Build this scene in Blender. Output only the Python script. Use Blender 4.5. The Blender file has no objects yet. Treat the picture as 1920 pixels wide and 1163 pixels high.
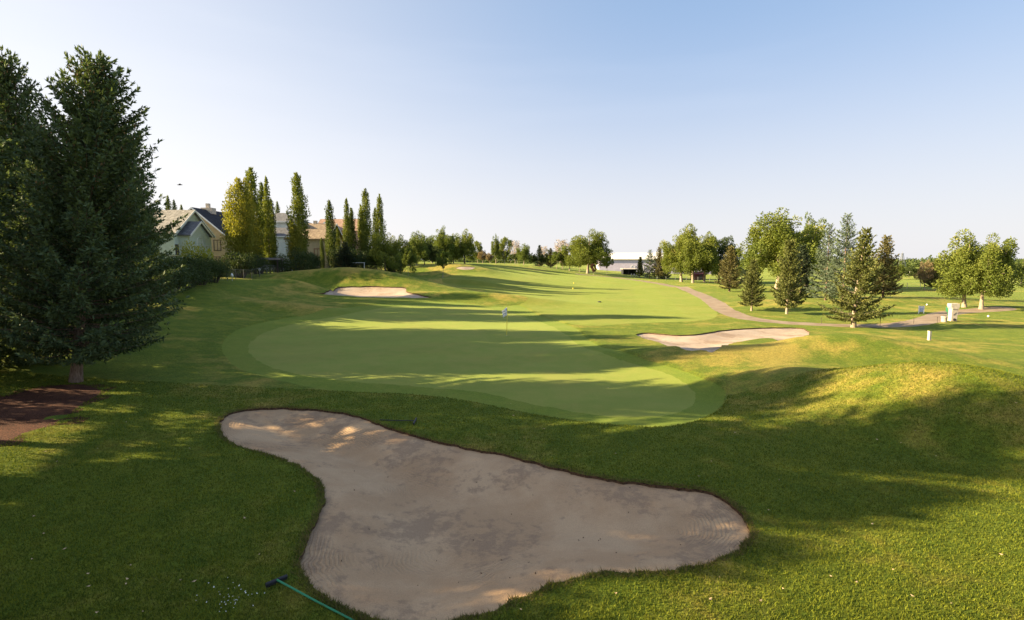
import bpy, math, random
import numpy as np
from mathutils import Vector, Matrix

SC = bpy.context.scene
COL = SC.collection
rng = np.random.default_rng(7)
random.seed(7)

# ------------------------------------------------------------------ camera
F = 960.0; CX = 960.0; CY = 581.5; H = 5.7
PITCH = math.atan(94.0 / F)
cp, sp = math.cos(PITCH), math.sin(PITCH)
SUN_EL = 20.5
SHD = np.array([1.0, 0.03])          # ground direction of the shadows

cam = bpy.data.cameras.new('camera'); camo = bpy.data.objects.new('camera', cam); COL.objects.link(camo)
cam.sensor_width = 36; cam.lens = 18.0; cam.clip_start = 0.1; cam.clip_end = 12000
camo.location = (0, 0, H); camo.rotation_euler = (math.pi / 2 - PITCH, 0, 0)
SC.camera = camo

def ray(px, py):
    a = (px - CX) / F; b = (CY - py) / F
    return np.array([a, cp + b * sp, -sp + b * cp])
def A(px, py, z):                     # point seen at a pixel, at height z
    r = ray(px, py); t = (z - H) / r[2]
    return (r[0] * t, r[1] * t, z)
def D(px, py, d):                     # point seen at a pixel, at distance d ahead
    r = ray(px, py); t = d / r[1]
    return (r[0] * t, d, H + r[2] * t)

# ------------------------------------------------------------------ terrain
CTRL = [(-8,3,.2),(0,3,0),(10,3,0),(-14,8,.3),(20,5,0),(-30,5,.8),(-25,-20,.5),(25,-20,0),(0,-20,0),(0,10,0.02),(8,11,0),
 A(142,715,.6),A(0,790,.6),A(300,760,.3),A(400,690,.25),A(300,640,.85),(-32,20,1.3),(-30,30,1.6),
 A(340,560,2.1),A(420,600,.9),A(360,547,2.6),A(420,530,3.0),A(500,560,1.55),A(500,535,2.7),A(440,527,3.1),A(540,517,3.1),
 D(640,513,90),D(720,516,84),D(770,524,100),D(850,503,112),D(800,493,165),D(960,496,170),D(1000,500,165),D(1100,511,165),
 A(450,640,.3),A(700,580,.55),A(950,572,.35),A(1200,600,.1),A(1350,640,0),A(950,628,.05),A(1300,760,-.1),A(950,790,-.1),A(600,740,0),A(700,660,.1),
 A(600,550,1.25),A(700,547,1.2),A(800,556,.9),A(700,563,1.0),A(850,568,.55),A(985,560,.6),
 D(1000,548,85),A(1100,560,.15),A(1200,580,0),A(1300,560,0),A(1340,590,0),A(1280,540,0),D(1000,521,112),D(900,532,92),D(1120,530,118),
 A(1700,606,.0),A(1850,600,.05),A(1600,575,.1),A(1500,560,.0),A(1400,590,0),A(1850,640,.0),A(1700,560,0),
 A(1400,640,.05),A(1100,650,0),A(1500,700,.2),A(1450,800,.1),A(1900,1000,.1),A(1600,1100,.05),
 (-100,60,4.5),(-60,90,4.4),(-52,75,4.2),(-45,110,4.3),(-30,105,4.0),(-60,40,3.6),(-60,0,1.8),(-100,200,5.0),(0,300,3.5),(-100,300,5),(-30,200,4.6),
 (60,200,.3),(100,200,.1),(200,200,0),(300,300,0),(150,60,0),(100,100,0),(60,60,0),(60,30,0),(60,0,0),(40,15,0),
 (0,600,2),(600,600,0),(-600,600,4),(1000,0,0),(-1000,0,4),(0,-1000,0),(1500,1500,0),(-1500,1500,3),(0,1500,1),(0,-200,0),(200,-100,0),(-200,-100,3)]
CTRL = np.array(CTRL, float)

def warp(x, y):                       # compress far distances so the spline stays tame
    r = np.sqrt(x * x + y * y) + 1e-6
    k = 60 * np.arcsinh(r / 60) / r
    return x * k, y * k
def _tps():
    wx, wy = warp(CTRL[:, 0], CTRL[:, 1]); n = len(wx)
    r2 = (wx[:, None] - wx) ** 2 + (wy[:, None] - wy) ** 2
    K = .5 * r2 * np.log(r2 + 1e-9) + np.eye(n) * 4.0
    P = np.stack([np.ones(n), wx, wy], 1)
    M = np.block([[K, P], [P.T, np.zeros((3, 3))]])
    return wx, wy, np.linalg.solve(M, np.concatenate([CTRL[:, 2], np.zeros(3)]))
_TW = _tps()
# mounds: x, y, long radius, short radius, angle of the long axis, height
MOUNDS = []
def mound(p, la, sa, ang, h): MOUNDS.append((p[0], p[1], la, sa, math.radians(ang), h * 1.35))
mound(A(1640, 655, .7), 5.5, 2.4, -30, .75)
mound(A(1700, 735, .8), 5.5, 2.8, -62, 1.2)
mound(A(1890, 745, .8), 3.6, 2.4, -40, .55)
mound(A(1480, 745, 0), 5.0, 3.0, -20, -.40)
mound(A(1560, 655, .5), 4.0, 2.0, 10, .25)
mound(A(1790, 850, .3), 3.5, 1.6, -30, -.22)
mound(A(1400, 668, .3), 5.5, 2.2, -5, .35)
mound(A(1230, 660, .2), 5.5, 1.8, -8, .22)
mound(D(560, 533, 66), 5.5, 3.0, -12, .9)
mound(D(530, 572, 50), 5.0, 2.2, 8, .45)
mound(D(610, 520, 77), 9.0, 4.0, 0, 1.35)
mound(D(735, 524, 76), 9.0, 3.6, -8, 1.15)
mound(D(890, 562, 66), 10.0, 2.6, -12, .75)
mound(D(880, 537, 88), 9.0, 3.0, -5, .7)
mound(D(850, 505, 112), 10.0, 5.0, -5, .8)
mound(A(1500, 577, .1), 5, 2.4, 0, .45); mound(A(1640, 570, .1), 8, 3, 0, .5); mound(A(1440, 570, .1), 5, 2.5, 10, .4)
mound(A(1760, 566, .1), 9, 3, 0, .5); mound(A(1890, 580, .1), 6, 3, 0, .35); mound(A(1350, 540, .1), 9, 4, 0, .4)
mound(D(1010, 508, 150), 12, 6, 0, .5)

def hash_noise(x, y, s, seed):
    x = np.asarray(x) / s; y = np.asarray(y) / s
    xi = np.floor(x); yi = np.floor(y); fx = x - xi; fy = y - yi
    fx = fx * fx * (3 - 2 * fx); fy = fy * fy * (3 - 2 * fy)
    def h(a, b):
        v = np.sin(a * 127.1 + b * 311.7 + seed * 74.7) * 43758.5453
        return v - np.floor(v)
    return (h(xi, yi) * (1 - fx) + h(xi + 1, yi) * fx) * (1 - fy) + (h(xi, yi + 1) * (1 - fx) + h(xi + 1, yi + 1) * fx) * fy - .5

def dryness(x, y):
    out = np.zeros_like(x)
    for (mx, my, la, sa, an, h) in MOUNDS:
        if h < .3: continue
        u = (x - mx) * math.cos(an) + (y - my) * math.sin(an); v = -(x - mx) * math.sin(an) + (y - my) * math.cos(an)
        out += np.exp(-(u / la) ** 2 * 1.1 - (v / sa) ** 2 * 1.1)
    return np.clip(out, 0, 1.2)
def base_h(x, y):
    x = np.asarray(x, float); y = np.asarray(y, float); shp = x.shape
    x = x.ravel(); y = y.ravel(); out = np.empty_like(x)
    wx, wy, w = _TW
    for i in range(0, len(x), 20000):
        a, b = warp(x[i:i + 20000], y[i:i + 20000])
        r2 = (a[:, None] - wx) ** 2 + (b[:, None] - wy) ** 2
        out[i:i + 20000] = (.5 * r2 * np.log(r2 + 1e-9)) @ w[:len(wx)] + w[-3] + w[-2] * a + w[-1] * b
    for (mx, my, la, sa, an, h) in MOUNDS:
        u = (x - mx) * math.cos(an) + (y - my) * math.sin(an); v = -(x - mx) * math.sin(an) + (y - my) * math.cos(an)
        out += h * np.exp(-(u / la) ** 2 - (v / sa) ** 2)
    out += .12 * hash_noise(x, y, 5, 1) + .05 * hash_noise(x, y, 1.7, 2)
    return out.reshape(shp)
def gz(x, y): return float(base_h(np.array([x]), np.array([y]))[0])

def G(px, py, sink=0.0):              # where the line of sight through a pixel meets the ground
    r = ray(px, py)
    d = np.concatenate([np.linspace(5, 60, 600), np.linspace(60.3, 400, 900)])
    x = r[0] / r[1] * d; z = H + r[2] / r[1] * d
    f = z - (base_h(x, d) + sink)
    i = np.argmax(f < 0)
    if not (f < 0).any(): i = len(d) - 1
    if i == 0: return np.array([x[0], d[0]])
    t = f[i - 1] / (f[i - 1] - f[i] + 1e-12)
    dd = d[i - 1] + t * (d[i] - d[i - 1])
    return np.array([r[0] / r[1] * dd, dd])
def Gp(pts): return np.array([G(*p) for p in pts])

def smooth_closed(P, n=10):
    P = np.asarray(P, float); out = []
    m = len(P)
    for i in range(m):
        p0, p1, p2, p3 = P[i - 1], P[i], P[(i + 1) % m], P[(i + 2) % m]
        for k in range(n):
            t = k / n
            out.append(.5 * ((2 * p1) + (-p0 + p2) * t + (2 * p0 - 5 * p1 + 4 * p2 - p3) * t * t + (-p0 + 3 * p1 - 3 * p2 + p3) * t ** 3))
    return np.array(out)
def smooth_open(P, n=8):
    P = np.asarray(P, float); Q = np.vstack([2 * P[0] - P[1], P, 2 * P[-1] - P[-2]]); out = []
    for i in range(1, len(Q) - 2):
        p0, p1, p2, p3 = Q[i - 1:i + 3]
        for k in range(n):
            t = k / n
            out.append(.5 * ((2 * p1) + (-p0 + p2) * t + (2 * p0 - 5 * p1 + 4 * p2 - p3) * t * t + (-p0 + 3 * p1 - 3 * p2 + p3) * t ** 3))
    out.append(P[-1]); return np.array(out)

def seg_dist(x, y, P, closed=True):
    """distance to a polyline; negative inside when closed"""
    A0 = P if closed else P[:-1]; B0 = np.roll(P, -1, 0) if closed else P[1:]
    best = np.full(x.shape, 1e9); ins = np.zeros(x.shape, bool)
    for a, b in zip(A0, B0):
        d = b - a; L = d @ d + 1e-12
        t = np.clip(((x - a[0]) * d[0] + (y - a[1]) * d[1]) / L, 0, 1)
        q = (x - a[0] - t * d[0]) ** 2 + (y - a[1] - t * d[1]) ** 2
        best = np.minimum(best, q)
        if closed:
            c = (a[1] > y) != (b[1] > y)
            with np.errstate(divide='ignore', invalid='ignore'):
                xx = a[0] + (y - a[1]) / (b[1] - a[1] + 1e-15) * (b[0] - a[0])
            ins ^= c & (x < xx)
    best = np.sqrt(best)
    return np.where(ins, -best, best) if closed else best
def region_field(x, y, P, closed=True, half=0.0, far=30.0):
    lo = P.min(0) - far; hi = P.max(0) + far
    m = (x > lo[0]) & (x < hi[0]) & (y > lo[1]) & (y < hi[1])
    out = np.full(x.shape, far); 
    if m.any(): out[m] = seg_dist(x[m], y[m], P, closed) - half
    return np.minimum(out, far)

BUNKER = smooth_closed(Gp([(411,800),(418,785),(445,772),(500,766),(560,767),(620,772),(668,780),(720,800),(780,818),(860,838),(950,855),(1040,878),(1120,896),(1180,906),(1235,912),(1300,918),(1345,932),(1380,953),(1400,980),(1405,1005),(1395,1022),(1370,1040),(1320,1058),(1250,1072),(1180,1076),(1110,1080),(1040,1097),(980,1122),(920,1145),(870,1160),(820,1172),(760,1176),(690,1163),(640,1140),(600,1115),(572,1080),(567,1050),(575,1010),(595,975),(606,945),(602,915),(585,890),(545,868),(500,853),(450,838),(420,820)]), 5)
BUNKER_R = smooth_closed(Gp([(1190,628),(1215,625),(1260,629),(1300,628),(1340,622),(1390,617),(1450,615),(1500,616),(1516,624),(1505,632),(1450,636),(1400,640),(1370,646),(1345,656),(1320,658),(1280,655),(1240,645),(1210,637)]), 5)
BUNKER_L = smooth_closed(Gp([(575,548),(610,550),(628,543),(645,538),(700,538),(755,540),(763,544),(765,549),(790,554),(812,559),(780,560),(720,559),(660,557),(605,553)]), 5)
SANDP = smooth_closed(Gp([(853,502),(870,500),(890,501),(886,505),(868,506)]), 5)
GREEN = smooth_closed(Gp([(466,655),(475,635),(510,617),(570,602),(640,590),(700,579),(760,572),(860,573),(950,584),(1020,605),(1060,625),(1090,648),(1150,668),(1240,695),(1295,725),(1303,752),(1270,772),(1200,778),(1120,776),(1000,755),(900,733),(780,722),(650,712),(540,695),(485,675)]), 6)
FRINGE = smooth_closed(Gp([(416,655),(424,632),(455,614),(520,598),(590,585),(640,576),(700,571),(760,566),(850,566),(930,574),(975,572),(1010,590),(1075,612),(1110,640),(1180,662),(1270,690),(1350,722),(1356,750),(1325,778),(1260,796),(1150,794),(1050,782),(950,764),(860,747),(780,738),(650,732),(540,715),(450,690)]), 6)
FAIRWAY = smooth_closed(Gp([(960,578),(988,563),(984,555),(955,551),(900,541),(830,529),(850,516),(920,508),(1010,509),(1100,516),(1180,524),(1240,533),(1290,550),(1325,568),(1345,588),(1320,600),(1200,606),(1090,610),(1010,592)]), 6)
PATHL = smooth_open(Gp([(1085,514.5),(1130,518.5),(1180,524),(1240,532.5),(1290,544),(1325,559),(1352,578),(1390,594)]).tolist() + [list(A(px, py, .05)[:2]) for px, py in ((1460,603),(1560,608),(1650,609),(1710,606),(1748,598),(1775,588),(1810,585),(1880,583))], 8)
MULCH = smooth_closed(Gp([(-200,760),(0,745),(70,728),(150,722),(190,735),(150,760),(110,790),(50,812),(-20,835),(-200,860)]), 6)

def dwarp(x, y, amp, s=.35, seed=3):
    return amp * (hash_noise(x, y, s, seed) + .6 * hash_noise(x, y, s * .37, seed + 1) + .35 * hash_noise(x, y, s * .15, seed + 2))

# grid with a fine spacing near the camera
def axis(parts):
    out = [parts[0][0]]
    for (a, b, s0, s1) in parts:
        p = a; s = s0
        while p < b - 1e-6:
            t = (p - a) / (b - a); p += s0 * (s1 / s0) ** t
            out.append(min(p, b))
    return np.unique(np.round(out, 5))
gx = axis([(0, 14, .13, .13), (14, 26, .14, .3), (26, 80, .3, 1.6), (80, 300, 1.6, 14), (300, 2600, 14, 220)])
gx = np.concatenate([-gx[::-1][:-1], gx])
gy = np.concatenate([-axis([(0, 60, 1, 8), (60, 1500, 8, 220)])[::-1][:-1], axis([(0, 6, .8, .16), (6, 22, .12, .14), (22, 75, .16, .5), (75, 130, .5, 1.2), (130, 400, 1.2, 12), (400, 3600, 12, 220)])])
X, Y = np.meshgrid(gx, gy)
Z0 = base_h(X, Y)
f_bk = region_field(X, Y, BUNKER) + np.where(Y < 25, dwarp(X, Y, .11), 0)
f_br = region_field(X, Y, BUNKER_R) + dwarp(X, Y, .22, .8)
f_bl = region_field(X, Y, BUNKER_L) + dwarp(X, Y, .25, 1.2)
f_sp = region_field(X, Y, SANDP)
f_gr = region_field(X, Y, GREEN) + dwarp(X, Y, .14, .4, 15)
f_fr = region_field(X, Y, FRINGE) + dwarp(X, Y, .10, .5)
f_fw = region_field(X, Y, FAIRWAY)
f_pa = region_field(X, Y, PATHL, False, 1.15) + dwarp(X, Y, .12, .6)
f_mu = region_field(X, Y, MULCH) + dwarp(X, Y, 1.3, 1.1, 9)
f_md = dryness(X, Y)
# lips round the bunkers, and the mown surfaces a little lower than the rough
def sstep(t): t = np.clip(t, 0, 1); return t * t * (3 - 2 * t)
Zg = Z0.copy()
for f, r in ((f_bk, .03), (f_br, .04), (f_bl, .08)):
    Zg += r * np.exp(-np.maximum(f, 0) / 1.1)
Zg -= .07 * sstep((.25 - f_fr) / .3)
Zg += .02 * hash_noise(X, Y, .5, 11) * sstep(f_fr) * sstep(f_bk)

# sand surfaces
def sand_h(f, depth, w): return -depth * sstep(-f / w)
Zs = Z0 + .02 - .07
Zs = Zs + sand_h(f_bk, .45, 2.4) + .025 * hash_noise(X, Y, .8, 21) + .012 * hash_noise(X, Y, .3, 22)
# rake furrows: rings that follow the rim
Zs = Zs + np.where(f_bk < -.15, .008 * np.sin(-f_bk * 2 * np.pi / .30 + .8 * hash_noise(X, Y, 2.5, 23)), 0) * sstep((3.2 + f_bk) / 1.5) * sstep((3.0 - X) / 3.0)
Zs = np.where(f_br < 3, Z0 - .05 + sand_h(f_br, .15, 2), Zs)
Zs = np.where(f_bl < 3, Z0 - .07 + sand_h(f_bl, .10, 2), Zs)
Zs = np.where(f_sp < 1, Z0 - .05, Zs)

ny, nx = X.shape
idx = np.arange(nx * ny).reshape(ny, nx)
q = np.stack([idx[:-1, :-1], idx[:-1, 1:], idx[1:, 1:], idx[1:, :-1]], -1).reshape(-1, 4)
tri = np.concatenate([q[:, [0, 1, 2]], q[:, [0, 2, 3]]])
V = np.stack([a.ravel() for a in (X, Y, Zg, Zs, f_bk, f_br, f_bl, f_sp, f_gr, f_fr, f_fw, f_pa, f_mu, f_md)], 1)
T = V[tri]                                        # (n, 3, k)
FLD = dict(bk=4, br=5, bl=6, sp=7, gr=8, fr=9, fw=10, pa=11, mu=12, md=13)

def split(T, k):
    """cut a triangle soup along field k == 0 -> inside, outside, cut segments"""
    s = T[:, :, k] < 0; c = s.sum(1)
    ins = [T[c == 3]]; out = [T[c == 0]]; segs = []
    for cnt, one, two in ((1, ins, out), (2, out, ins)):
        M = T[c == cnt]
        if not len(M): continue
        sm = s[c == cnt] if cnt == 1 else ~s[c == cnt]
        r = np.argmax(sm, 1); n = np.arange(len(M))
        a, b, d = M[n, r], M[n, (r + 1) % 3], M[n, (r + 2) % 3]
        tb = (a[:, k] / (a[:, k] - b[:, k]))[:, None]; td = (a[:, k] / (a[:, k] - d[:, k]))[:, None]
        pb = a + (b - a) * tb; pd = a + (d - a) * td
        pb[:, k] = 1e-9; pd[:, k] = 1e-9
        one.append(np.stack([a, pb, pd], 1))
        two.append(np.stack([pb, b, d], 1)); two.append(np.stack([pb, d, pd], 1))
        segs.append(np.stack([pb, pd] if cnt == 1 else [pd, pb], 1))
    I = np.concatenate(ins); O = np.concatenate(out)
    return I, O, (np.concatenate(segs) if segs else np.zeros((0, 2, T.shape[2])))

def link(name, me, mat=None, parent=None, **props):
    o = bpy.data.objects.new(name, me); COL.objects.link(o)
    if mat is not None:
        for m in (mat if isinstance(mat, (list, tuple)) else [mat]): me.materials.append(m)
    if parent is not None: o.parent = parent
    for k, v in props.items(): o[k] = v
    return o

def mesh_np(name, verts, faces, smooth=True, midx=None):
    """faces (n, 3) or (n, 4) array"""
    me = bpy.data.meshes.new(name); nf, k = faces.shape
    me.vertices.add(len(verts)); me.vertices.foreach_set('co', np.ascontiguousarray(verts, np.float32).ravel())
    me.loops.add(nf * k); me.loops.foreach_set('vertex_index', np.ascontiguousarray(faces, np.int32).ravel())
    me.polygons.add(nf); me.polygons.foreach_set('loop_start', np.arange(0, nf * k, k, dtype=np.int32))
    me.polygons.foreach_set('loop_total', np.full(nf, k, np.int32))
    if midx is not None: me.polygons.foreach_set('material_index', midx.astype(np.int32))
    me.update(calc_edges=True)
    me.polygons.foreach_set('use_smooth', np.full(nf, smooth)); me.validate()
    return me

def soup_mesh(name, T, zc=2, skirt=None, fields=()):
    P = T[:, :, [0, 1, zc]].reshape(-1, 3)
    F_ = T[:, :, [FLD[f] for f in fields]].reshape(-1, len(fields)) if fields else None
    ok = None
    key = np.round(P * 2000).astype(np.int64)
    u, first, inv = np.unique(key, axis=0, return_index=True, return_inverse=True)
    inv = inv.ravel()
    f = inv.reshape(-1, 3)
    f = f[(f[:, 0] != f[:, 1]) & (f[:, 1] != f[:, 2]) & (f[:, 0] != f[:, 2])]
    verts = P[first]; nf = len(f); mi = np.zeros(nf)
    fld = F_[first] if fields else None
    if skirt is not None and len(skirt[0]):
        S, depth = skirt
        a = S[:, 0][:, [0, 1, 2]]; b = S[:, 1][:, [0, 1, 2]]
        a2 = a - [0, 0, depth]; b2 = b - [0, 0, depth]
        n0 = len(verts); m = len(a)
        verts = np.concatenate([verts, a, b, b2, a2])
        i = np.arange(m)
        sk = np.concatenate([np.stack([n0 + i, n0 + m + i, n0 + 2 * m + i], 1), np.stack([n0 + i, n0 + 2 * m + i, n0 + 3 * m + i], 1)])
        f = np.concatenate([f, sk]); mi = np.concatenate([mi, np.ones(len(sk))])
        if fields: fld = np.concatenate([fld, np.zeros((4 * m, len(fields)))])
    me = mesh_np(name, verts, f, True, mi)
    for j, nm in enumerate(fields):
        at = me.attributes.new('d_' + nm, 'FLOAT', 'POINT'); at.data.foreach_set('value', fld[:len(me.vertices), j].astype(np.float32))
    return me

# ------------------------------------------------------------------ materials
class NT:
    def __init__(s, name):
        s.m = bpy.data.materials.new(name); s.m.use_nodes = True; s.t = s.m.node_tree; s.n = s.t.nodes; s.l = s.t.links
        s.b = s.n['Principled BSDF']; s.out = s.n['Material Output']
        s.b.inputs['Roughness'].default_value = .9; s.b.inputs['Specular IOR Level'].default_value = .2
    def put(s, sock, v):
        if isinstance(v, bpy.types.NodeSocket): s.l.new(v, sock)
        elif isinstance(v, (tuple, list)) and len(v) == 3 and sock.type == 'RGBA': sock.default_value = (*v, 1)
        else: sock.default_value = v
    def pos(s, scale=None):
        g = s.n.new('ShaderNodeNewGeometry').outputs['Position']
        if scale is None: return g
        mp = s.n.new('ShaderNodeMapping'); s.l.new(g, mp.inputs[0]); mp.inputs['Scale'].default_value = scale; return mp.outputs[0]
    def obj(s): return s.n.new('ShaderNodeTexCoord').outputs['Object']
    def noise(s, scale, detail=4, rough=.55, vec=None, col=False):
        n = s.n.new('ShaderNodeTexNoise'); n.inputs['Scale'].default_value = scale; n.inputs['Detail'].default_value = detail; n.inputs['Roughness'].default_value = rough
        s.l.new(vec if vec is not None else s.pos(), n.inputs['Vector']); return n.outputs['Color' if col else 'Fac']
    def attr(s, name): a = s.n.new('ShaderNodeAttribute'); a.attribute_name = name; return a.outputs['Fac']
    def ramp(s, v, lo, hi, a=0., b=1.):
        m = s.n.new('ShaderNodeMapRange'); m.clamp = True; m.interpolation_type = 'SMOOTHSTEP'
        s.put(m.inputs[0], v)
        for i, k in enumerate((lo, hi, a, b)): m.inputs[i + 1].default_value = k
        return m.outputs[0]
    def math(s, op, a, b=0.):
        m = s.n.new('ShaderNodeMath'); m.operation = op; s.put(m.inputs[0], a); s.put(m.inputs[1], b); return m.outputs[0]
    def mix(s, f, a, b, mode='MIX'):
        m = s.n.new('ShaderNodeMix'); m.data_type = 'RGBA'; m.blend_type = mode
        s.put(m.inputs[0], f); s.put(m.inputs[6], a); s.put(m.inputs[7], b); return m.outputs[2]
    def bump(s, h, dist, strength=1.):
        b = s.n.new('ShaderNodeBump'); s.put(b.inputs['Height'], h); b.inputs['Distance'].default_value = dist; b.inputs['Strength'].default_value = strength
        s.l.new(b.outputs[0], s.b.inputs['Normal']); return b.outputs[0]
    def color(s, c): s.put(s.b.inputs['Base Color'], c)

MATS = {}
def plain(name, col, rough=.8, metal=0., var=.12, scale=6.):
    if name in MATS: return MATS[name]
    t = NT(name); n = t.noise(scale, 4, .6)
    t.color(t.mix(t.ramp(n, .3, .7), tuple(c * (1 - var) for c in col), tuple(min(1, c * (1 + var)) for c in col)))
    t.b.inputs['Roughness'].default_value = rough; t.b.inputs['Metallic'].default_value = metal
    MATS[name] = t.m; return t.m

def grass_mat(name, base, alt, dry, dry_amt, fine=.35, bump=.02, stripes=None, fine_scale=45):
    t = NT(name)
    big = t.noise(.12, 5, .6); mid = t.noise(.9, 5, .65); fn = t.noise(fine_scale, 3, .7); fn2 = t.noise(9, 4, .75)
    c = t.mix(t.ramp(mid, .35, .68), base, alt)
    if dry_amt > 0:
        dv = t.math('ADD', t.math('MULTIPLY', big, .7), t.math('MULTIPLY', t.noise(.45, 6, .7), .5))
        if name == 'rough_grass': dv = t.math('ADD', t.math('SUBTRACT', dv, .05), t.math('MULTIPLY', t.attr('d_md'), .085))
        d = t.math('MULTIPLY', t.ramp(dv, .54, .72), dry_amt)
        c = t.mix(d, c, dry)
    if stripes:
        w = t.n.new('ShaderNodeTexWave'); w.wave_type = 'BANDS'; w.bands_direction = 'X'; w.inputs['Scale'].default_value = stripes[0]; w.inputs['Distortion'].default_value = .5; w.inputs['Detail'].default_value = 1
        mp = t.n.new('ShaderNodeMapping'); mp.inputs['Rotation'].default_value = (0, 0, math.radians(stripes[1])); t.l.new(t.pos(), mp.inputs[0]); t.l.new(mp.outputs[0], w.inputs[0])
        s = t.ramp(w.outputs['Fac'], .35, .65)
        c = t.mix(t.math('MULTIPLY', s, stripes[2]), c, tuple(v * 1.45 for v in base))
    f = t.math('ADD', t.math('MULTIPLY', fn, .6), t.math('MULTIPLY', fn2, .4))
    c = t.mix(1., c, t.mix(t.ramp(f, .36, .64), (1 - fine,) * 3, (1 + fine,) * 3), 'MULTIPLY')
    t.color(c); t.b.inputs['Roughness'].default_value = .95; t.b.inputs['Specular IOR Level'].default_value = .08
    t.b.inputs['Sheen Weight'].default_value = .12; t.b.inputs['Sheen Tint'].default_value = (.7, .9, .3, 1)
    t.bump(f, bump)
    MATS[name] = t.m; return t.m

M_rough = grass_mat('rough_grass', (.084, .120, .010), (.145, .165, .016), (.34, .24, .055), .85, .6, .07)
M_fair = grass_mat('fairway_grass', (.112, .134, .013), (.132, .148, .016), (.20, .17, .035), .5, .22, .015, (.035, 12, .22))
M_fringe = grass_mat('fringe_grass', (.110, .150, .015), (.135, .166, .018), (.19, .175, .034), .3, .25, .012)
M_green = grass_mat('green_turf', (.170, .196, .034), (.195, .208, .040), (.23, .205, .05), .5, .09, .003, (.06, 62, .12), 120)

def sand_mat(nm='bunker_sand', rings=False):
    t = NT(nm)
    n1 = t.noise(.5, 6, .65); n2 = t.noise(3.5, 6, .7); n3 = t.noise(60, 2, .6)
    c = t.mix(t.ramp(n1, .38, .65), *(((.43, .275, .155), (.51, .345, .205)) if rings else ((.40, .305, .23), (.47, .37, .285))))
    c = t.mix(t.math('MULTIPLY', t.ramp(t.math('ADD', t.math('MULTIPLY', t.noise(.35, 3, .5), .6), t.math('MULTIPLY', n2, .45)), .53, .61), .65), c, (.26, .175, .115))
    c = t.mix(1., c, t.mix(t.ramp(n3, .3, .7), (.86,) * 3, (1.1,) * 3), 'MULTIPLY')
    # thin soil and grit near the rim of the front bunker
    h = t.math('ADD', t.math('MULTIPLY', n3, .3), t.math('MULTIPLY', n2, .7))
    if rings:      # furrows left by the rake, following the rim, their shading painted into the sand colour
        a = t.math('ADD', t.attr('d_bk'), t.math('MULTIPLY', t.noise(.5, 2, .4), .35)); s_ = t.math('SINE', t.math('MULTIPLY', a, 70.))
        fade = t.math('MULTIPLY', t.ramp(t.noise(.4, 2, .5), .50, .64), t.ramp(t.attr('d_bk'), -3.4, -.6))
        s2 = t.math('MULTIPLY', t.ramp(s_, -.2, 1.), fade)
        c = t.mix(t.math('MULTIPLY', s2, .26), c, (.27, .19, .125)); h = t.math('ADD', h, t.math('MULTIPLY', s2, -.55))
    t.color(c); t.bump(h, .04)
    return t.m
M_sand = sand_mat()
def soil_mat():
    t = NT('bunker_edge_soil'); n = t.noise(12, 5, .7)
    t.color(t.mix(t.ramp(n, .35, .65), (.035, .022, .014), (.13, .075, .04))); t.bump(n, .05); return t.m
M_soil = soil_mat()
def path_mat():
    t = NT('path_asphalt'); n = t.noise(.7, 6, .6); n2 = t.noise(40, 2)
    c = t.mix(t.ramp(n, .35, .65), (.25, .185, .13), (.33, .255, .185))
    t.color(t.mix(1., c, t.mix(n2, (.85,) * 3, (1.1,) * 3), 'MULTIPLY')); t.bump(n2, .01); return t.m
M_path = path_mat()
def mulch_mat():
    t = NT('pine_litter'); n = t.noise(1.1, 6, .7); n2 = t.noise(28, 4, .8)
    c = t.mix(t.ramp(n, .35, .65), (.065, .022, .012), (.125, .050, .028))
    t.color(t.mix(1., c, t.mix(t.ramp(n2, .38, .62), (.3,) * 3, (1.7,) * 3), 'MULTIPLY')); t.bump(n2, .05); return t.m
M_mulch = mulch_mat()

# ------------------------------------------------------------------ ground pieces
R = T
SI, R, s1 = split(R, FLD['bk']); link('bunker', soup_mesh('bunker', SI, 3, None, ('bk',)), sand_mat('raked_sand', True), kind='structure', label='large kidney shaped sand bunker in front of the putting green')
SI, R, s2 = split(R, FLD['br']); link('bunker', soup_mesh('bunker', SI, 3), M_sand, kind='structure', label='sunlit sand bunker to the right of the putting green')
SI, R, s3 = split(R, FLD['bl']); link('bunker', soup_mesh('bunker', SI, 3), M_sand, kind='structure', label='sand bunker among the mounds behind the putting green')
SI, R, s4 = split(R, FLD['sp']); link('sand_patch', soup_mesh('sand_patch', SI, 3), M_sand, kind='structure', label='small pale patch of sand on the far hill')
SI, R, _ = split(R, FLD['pa']); link('cart_path', soup_mesh('cart_path', SI), M_path, kind='structure', label='brown cart path curving past the spruces')
SI, R, _ = split(R, FLD['gr']); link('putting_green', soup_mesh('putting_green', SI), M_green, kind='structure', label='smooth pale putting green with the flag')
FI, R, s5 = split(R, FLD['fr']); link('green_fringe', soup_mesh('green_fringe', FI), M_fringe, kind='structure', label='darker mown fringe round the putting green')
WI, R, _ = split(R, FLD['fw']); link('fairway', soup_mesh('fairway', WI), M_fair, kind='structure', label='striped mown fairway running to the far trees')
MI, R, _ = split(R, FLD['mu']); link('pine_litter', soup_mesh('pine_litter', MI), M_mulch, kind='structure', label='reddish brown needle litter under the left spruces')
SK = np.concatenate([s1, s2, s3, s4])
link('ground', soup_mesh('ground', R, 2, (SK, .22), ('md',)), [M_rough, M_soil], kind='structure', label='mown rough grass over rolling ground')

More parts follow.
